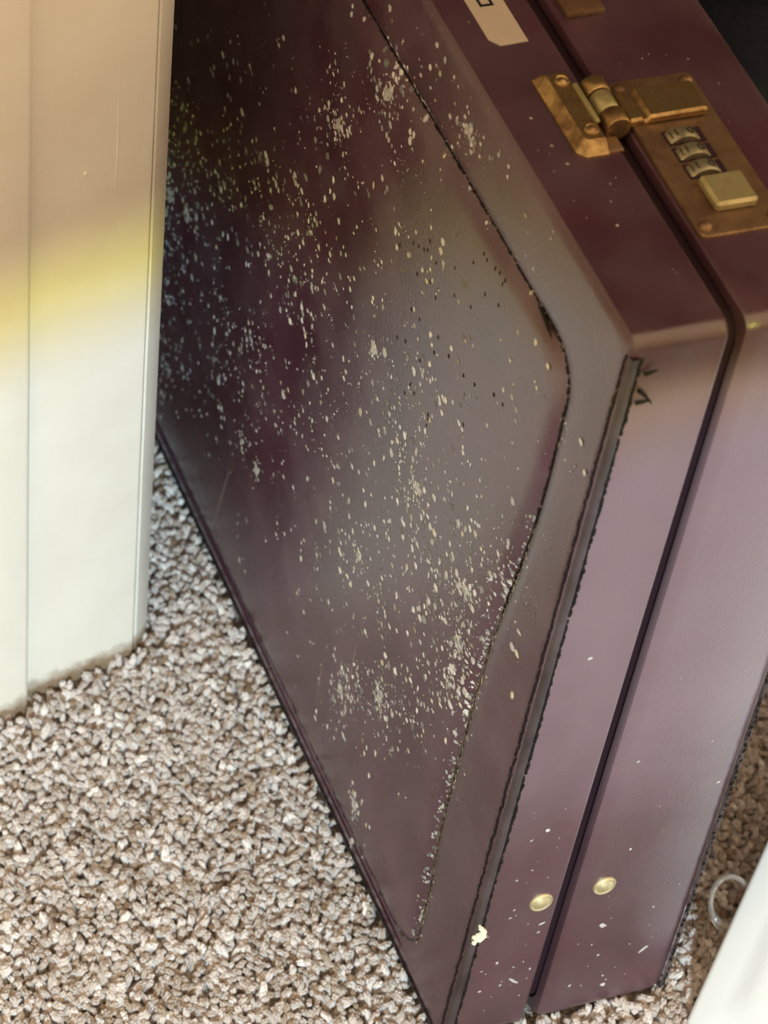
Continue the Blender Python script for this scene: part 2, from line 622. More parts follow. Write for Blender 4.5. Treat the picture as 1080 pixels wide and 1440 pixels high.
def stitches(name, pts, step, length, rad, mat, jit=0.0, sides=5, gapchance=0.0):
    """row of separate thread stitches along a polyline"""
    bm = bmesh.new()
    P = [Vector(p) for p in pts]
    seg, d = 0, 0.0
    acc = [0.0]
    for a, b_ in zip(P, P[1:]):
        acc.append(acc[-1] + (b_ - a).length)

    def at_len(s):
        for i in range(len(P) - 1):
            if s <= acc[i + 1]:
                f = (s - acc[i]) / max(1e-9, acc[i + 1] - acc[i])
                return P[i].lerp(P[i + 1], f), (P[i + 1] - P[i]).normalized()
        return P[-1], (P[-1] - P[-2]).normalized()
    s = step / 2
    while s < acc[-1]:
        p, t = at_len(s)
        if random.random() >= gapchance:
            j = Vector((random.uniform(-jit, jit) for _ in range(3)))
            k = t + Vector((random.uniform(-1, 1) for _ in range(3))) * (jit / length * 2)
            a, b_ = p - k * length / 2 + j, p + k * length / 2 + j
            tube(bm, [a, a.lerp(b_, 0.2), a.lerp(b_, 0.8), b_], [rad * 0.45, rad, rad, rad * 0.45], sides)
        s += step * random.uniform(0.93, 1.07)
    o = finish(name, bm, mat, case)
    o['kind'] = 'stuff'
    return o


def poly_outline(inset, x, r, keep):
    i = (inset,) * 4 if isinstance(inset, (int, float)) else inset
    pts = rrect(i[0], L - i[1], i[2], H - i[3], r, 8)
    pts.append(pts[0])
    return [(x, y, z) for y, z in pts]


seam = [(x, y, z) for x, y, z in ring_yz(0.00035, seam_inset(0.0), 0.015, 1.0)]
seam.append(seam[0])
low = [i for i, p in enumerate(seam) if p[1] < 0.05 and p[2] < 0.20]
i0, i1 = min(low), max(i for i in low if i < len(seam) - 1)
stitches('panel_stitching', seam[:i0 + 1], 0.0030, 0.0028, 0.00048, M['thread'], 0.00022)
stitches('panel_stitching', seam[i0:i1 + 1], 0.0024, 0.0028, 0.00058, M['thread_grey'], 0.00030)['label'] = 'stitching crusted grey with mildew'
stitches('panel_stitching', seam[i1:], 0.0030, 0.0028, 0.00048, M['thread'], 0.00022)
stitches('edge_stitching', [(0.0036, y, z) for y, z in open_outline(0.0001)], 0.0022, 0.0027, 0.00062, M['thread'], 0.00030, 6, 0.02)
stitches('edge_stitching', [(0.0, y, z) for y, z in open_outline(0.0024)], 0.0023, 0.0027, 0.00042, M['thread'], 0.0002)
stitches('edge_stitching', [(T - 0.0016, y, z) for y, z in open_outline(-0.0001)], 0.0028, 0.0024, 0.0006, M['thread'], 0.0003)

# loose thread ends
for (x, y, z, dx, dy, dz) in ((0.0050, -0.0008, 0.312, 0.0045, -0.0012, -0.0050), (0.0052, -0.0008, 0.318, 0.0035, -0.001, 0.002), (0.0050, -0.0008, 0.307, 0.004, -0.0012, 0.0015),
                              (-0.0006, 0.0440, 0.2975, -0.0006, -0.006, -0.001), (-0.0006, 0.0440, 0.2975, -0.0006, 0.005, 0.002)):
    bm = bmesh.new()
    a = Vector((x, y, z)); d = Vector((dx, dy, dz))
    tube(bm, [a, a + d * 0.4 + Vector((0.0004 if y < 0.01 else 0, 0, 0)), a + d], [0.0007, 0.0006, 0.0002], 6)
    finish('loose_thread', bm, M['thread'], case)

# brass studs on the end
for x, z in ((0.0232, 0.0728), (0.0458, 0.0737)):
    bm = bmesh.new()
    disc_stack(bm, [(0.0041, 0.0005), (0.0041, -0.0004), (0.0037, -0.0009), (0.0030, -0.0006), (0.0026, -0.0008), (0.0015, -0.0015), (0.0004, -0.0017)], (x, 0, z), 'y', 24)
    finish('brass_stud', bm, M['brass_stud'], case, True, 50)

# ---- brass lock on the top edge
def build_lock(y0, flip):
    """parts laid out in y measured from the front of the lock; flip mirrors it for the far lock"""
    def Y(y):
        return y0 - y if flip else y0 + y

    def bx(lo, hi):
        a, b_ = Y(lo[1]), Y(hi[1])
        return (lo[0], min(a, b_), lo[2]), (hi[0], max(a, b_), hi[2])
    z = H
    # hasp block on the lid: bar with splayed sides
    bm = bmesh.new()
    r0 = [(0.0158, 0.0372), (0.0180, 0.0345), (0.0252, 0.0345), (0.0252, 0.0690), (0.0158, 0.0690)]
    r1 = [(0.0178, 0.0385), (0.0186, 0.0372), (0.0250, 0.0372), (0.0250, 0.0672), (0.0178, 0.0672)]
    loft(bm, [[(x, Y(y), z - 0.0004) for x, y in r0], [(x, Y(y), z + 0.0006) for x, y in r0], [(x + (0.0002 if x < 0.02 else 0), Y(y + 0.0004), z + 0.0034) for x, y in r1], [(x + (0.0007 if x < 0.02 else -0.0003), Y(y + (0.0008 if y < 0.05 else -0.0008)), z + 0.0041) for x, y in r1]])
    hasp = finish('hasp', bm, M['brass'], case, True, 25)
    for yy in (0.0418, 0.0632):
        bm = bmesh.new()
        disc_stack(bm, [(0.0023, 0.0), (0.0023, 0.0003), (0.0019, 0.0007), (0.0015, 0.0004), (0.0011, 0.0006), (0.0005, 0.0010)], (0.0221, Y(yy), z + 0.0041), 'z', 18)
        finish('rivet', bm, M['brass'], hasp, True, 50)
    lo, hi = bx((0.0243, 0.0440, z + 0.0036), (0.0258, 0.0610, z + 0.0051))
    box('hinge_lip', lo, hi, M['brass_bright'], hasp, 0.0005)
    lo, hi = bx((0.0238, 0.0350, z - 0.0003), (0.0302, 0.0410, z + 0.0009))
    box('catch_plate', lo, hi, M['brass_plate'], hasp, 0.0003)
    # hinge barrel of three knuckles
    for ya, yb, rad, mt in ((0.0420, 0.0482, 0.0041, 'brass'), (0.0485, 0.0560, 0.0036, 'brass_bright'), (0.0563, 0.0620, 0.0041, 'brass')):
        bm = bmesh.new()
        a, b_ = sorted((Y(ya), Y(yb)))
        disc_stack(bm, [(rad * 0.55, a), (rad * 0.92, a), (rad, a + 0.0004), (rad, b_ - 0.0004), (rad * 0.92, b_), (rad * 0.55, b_)], (0.0312, 0, z + 0.0022), 'y', 24)
        finish('hinge_knuckle', bm, M[mt], hasp, True, 40)
    # swing arm lying over the base: narrow step, neck, flat tongue
    arm_prof = [(0.0348, 0.0018), (0.0356, 0.0038), (0.0390, 0.0040), (0.0400, 0.0030), (0.0408, 0.0030), (0.0418, 0.0044), (0.0590, 0.0046), (0.0600, 0.0042),
                (0.0602, 0.0020), (0.0418, 0.0018), (0.0408, 0.0012), (0.0360, 0.0012)]
    bm = bmesh.new()
    ya, yb = Y(0.0432), Y(0.0560)
    cx = 0.047
    loft(bm, [[(cx + (x - cx) * 0.985, ya, z + h - (0.0008 if h > 0.0025 else 0)) for x, h in arm_prof], [(x, ya + (yb - ya) * 0.055, z + h) for x, h in arm_prof],
              [(x, ya + (yb - ya) * 0.95, z + h) for x, h in arm_prof], [(cx + (x - cx) * 0.985, yb, z + h - (0.0006 if h > 0.0025 else 0)) for x, h in arm_prof]])
    finish('swing_arm', bm, M['brass'], case, True, 25)
    # lock plate
    bm = bmesh.new()
    pl = [(x, Y(y)) for x, y in rrect(0.0365, 0.0640, -0.0040, 0.0630, 0.0022, 5)]
    pc = (0.05025, Y(0.0295))

    def sh(p, f):
        return (pc[0] + (p[0] - pc[0]) * (1 - f * 1.6), pc[1] + (p[1] - pc[1]) * (1 - f))
    loft(bm, [[(*p, z - 0.0003) for p in pl], [(*p, z + 0.0006) for p in pl], [(*sh(p, 0.012), z + 0.0011) for p in pl], [(*sh(p, 0.05), z + 0.0012) for p in pl]])
    plate = finish('lock_plate', bm, M['brass_plate'], case, True, 35)
    for x in (0.0392, 0.0610):
        for yy in (-0.0002, 0.0592):
            bm = bmesh.new()
            disc_stack(bm, [(0.0021, 0.0), (0.0020, 0.0006), (0.0014, 0.0013), (0.0004, 0.0016)], (x, Y(yy), z + 0.0010), 'z', 16)
            finish('rivet', bm, M['brass_plate'], plate, True, 60)
    # push button: chamfered block
    bm = bmesh.new()
    lo, hi = bx((0.0446, 0.0044, z + 0.0008), (0.0580, 0.0172, z + 0.0044))
    add_box(bm, lo, hi, 0.0009, 1)
    finish('push_button', bm, M['brass_bright'], plate, False)
    # three numbered wheels in their slots
    for k, yc in enumerate((0.0218, 0.0290, 0.0362)):
        lo, hi = bx((0.0436, yc - 0.0031, z + 0.0010), (0.0556, yc + 0.0031, z + 0.00145))
        box('wheel_slot', lo, hi, M['dark'], plate)
        bm = bmesh.new()
        R_ = 0.0062
        zc = z - 0.0024
        n = 40
        rings = []
        for yy, rr in ((-0.0024, R_ * 0.6), (-0.0024, R_ * 0.95), (-0.0020, R_), (0.0020, R_), (0.0024, R_ * 0.95), (0.0024, R_ * 0.6)):
            rings.append([(0.0490 + rr * math.cos(2 * math.pi * i / n), Y(yc + yy), zc + rr * math.sin(2 * math.pi * i / n)) for i in range(n)])
        loft(bm, rings)
        wheel = finish('number_wheel', bm, M['dial'], plate, True, 40)
        # engraved figures: a 0 near the crown, a stroke on the rising side
        bm = bmesh.new()

        def on_wheel(a, yy, lift=0.00012):
            return Vector((0.0490 + (R_ + lift) * math.cos(a), Y(yc + yy), zc + (R_ + lift) * math.sin(a)))
        for ac in (math.radians(70),):
            loop = [on_wheel(ac + 0.17 * math.cos(t), 0.0012 * math.sin(t)) for t in [2 * math.pi * i / 14 for i in range(14)]]
            tube(bm, loop, 0.00020, 5, True)
        for ac in (math.radians(128), math.radians(112)):
            tube(bm, [on_wheel(ac, -0.0014), on_wheel(ac, 0.0), on_wheel(ac, 0.0014)], 0.00020, 5)
        finish('engraved_figure', bm, M['ink'], wheel)


build_lock(0.0378, False)
build_lock(L - 0.0378, True)

# handle on the base between the two locks: brass posts and a padded grip
for y in (0.1385, L - 0.1385):
    s = 1 if y < L / 2 else -1
    bm = bmesh.new()
    add_box(bm, (0.0375, y - 0.0075, H - 0.0003), (0.0505, y + 0.0075, H + 0.0022), 0.0008, 2)
    br = finish('handle_bracket', bm, M['brass_plate'], case)
    bm = bmesh.new()
    add_box(bm, (0.0400, y - 0.0035 + 0.003 * s, H + 0.0020), (0.0480, y + 0.0035 + 0.003 * s, H + 0.0120), 0.0012, 2)
    finish('handle_post', bm, M['brass_plate'], br)
bm = bmesh.new()
hp, hr = [], []
for k in range(17):
    t = k / 16
    hp.append((0.0440, 0.1425 + t * (L - 0.285), H + 0.0090 + 0.016 * math.sin(math.pi * t) ** 0.6))
    hr.append(0.0042 + 0.0035 * math.sin(math.pi * t) ** 0.5)
tube(bm, hp, hr, 12)
finish('handle_grip', bm, M['leather'], case)

# cream paper sticker on the lid's top edge, one corner clipped, black printed box
bm = bmesh.new()
st = [(0.0132, 0.1236), (0.0222, 0.1240), (0.0222, 0.185), (0.0106, 0.185), (0.0106, 0.1268)]
loft(bm, [[(x, y, H + 0.00005) for x, y in st], [(x, y, H + 0.00035) for x, y in st]])
sticker = finish('sticker', bm, M['sticker'], case, False)
bm = bmesh.new()
for lo, hi in (((0.0140, 0.1412), (0.0185, 0.1422)), ((0.0140, 0.1480), (0.0185, 0.1490)), ((0.0140, 0.1422), (0.0149, 0.1480)), ((0.0176, 0.1422), (0.0185, 0.1480))):
    add_box(bm, (*lo, H + 0.0003), (*hi, H + 0.00042))
finish('printed_box', bm, M['ink'], sticker, False)

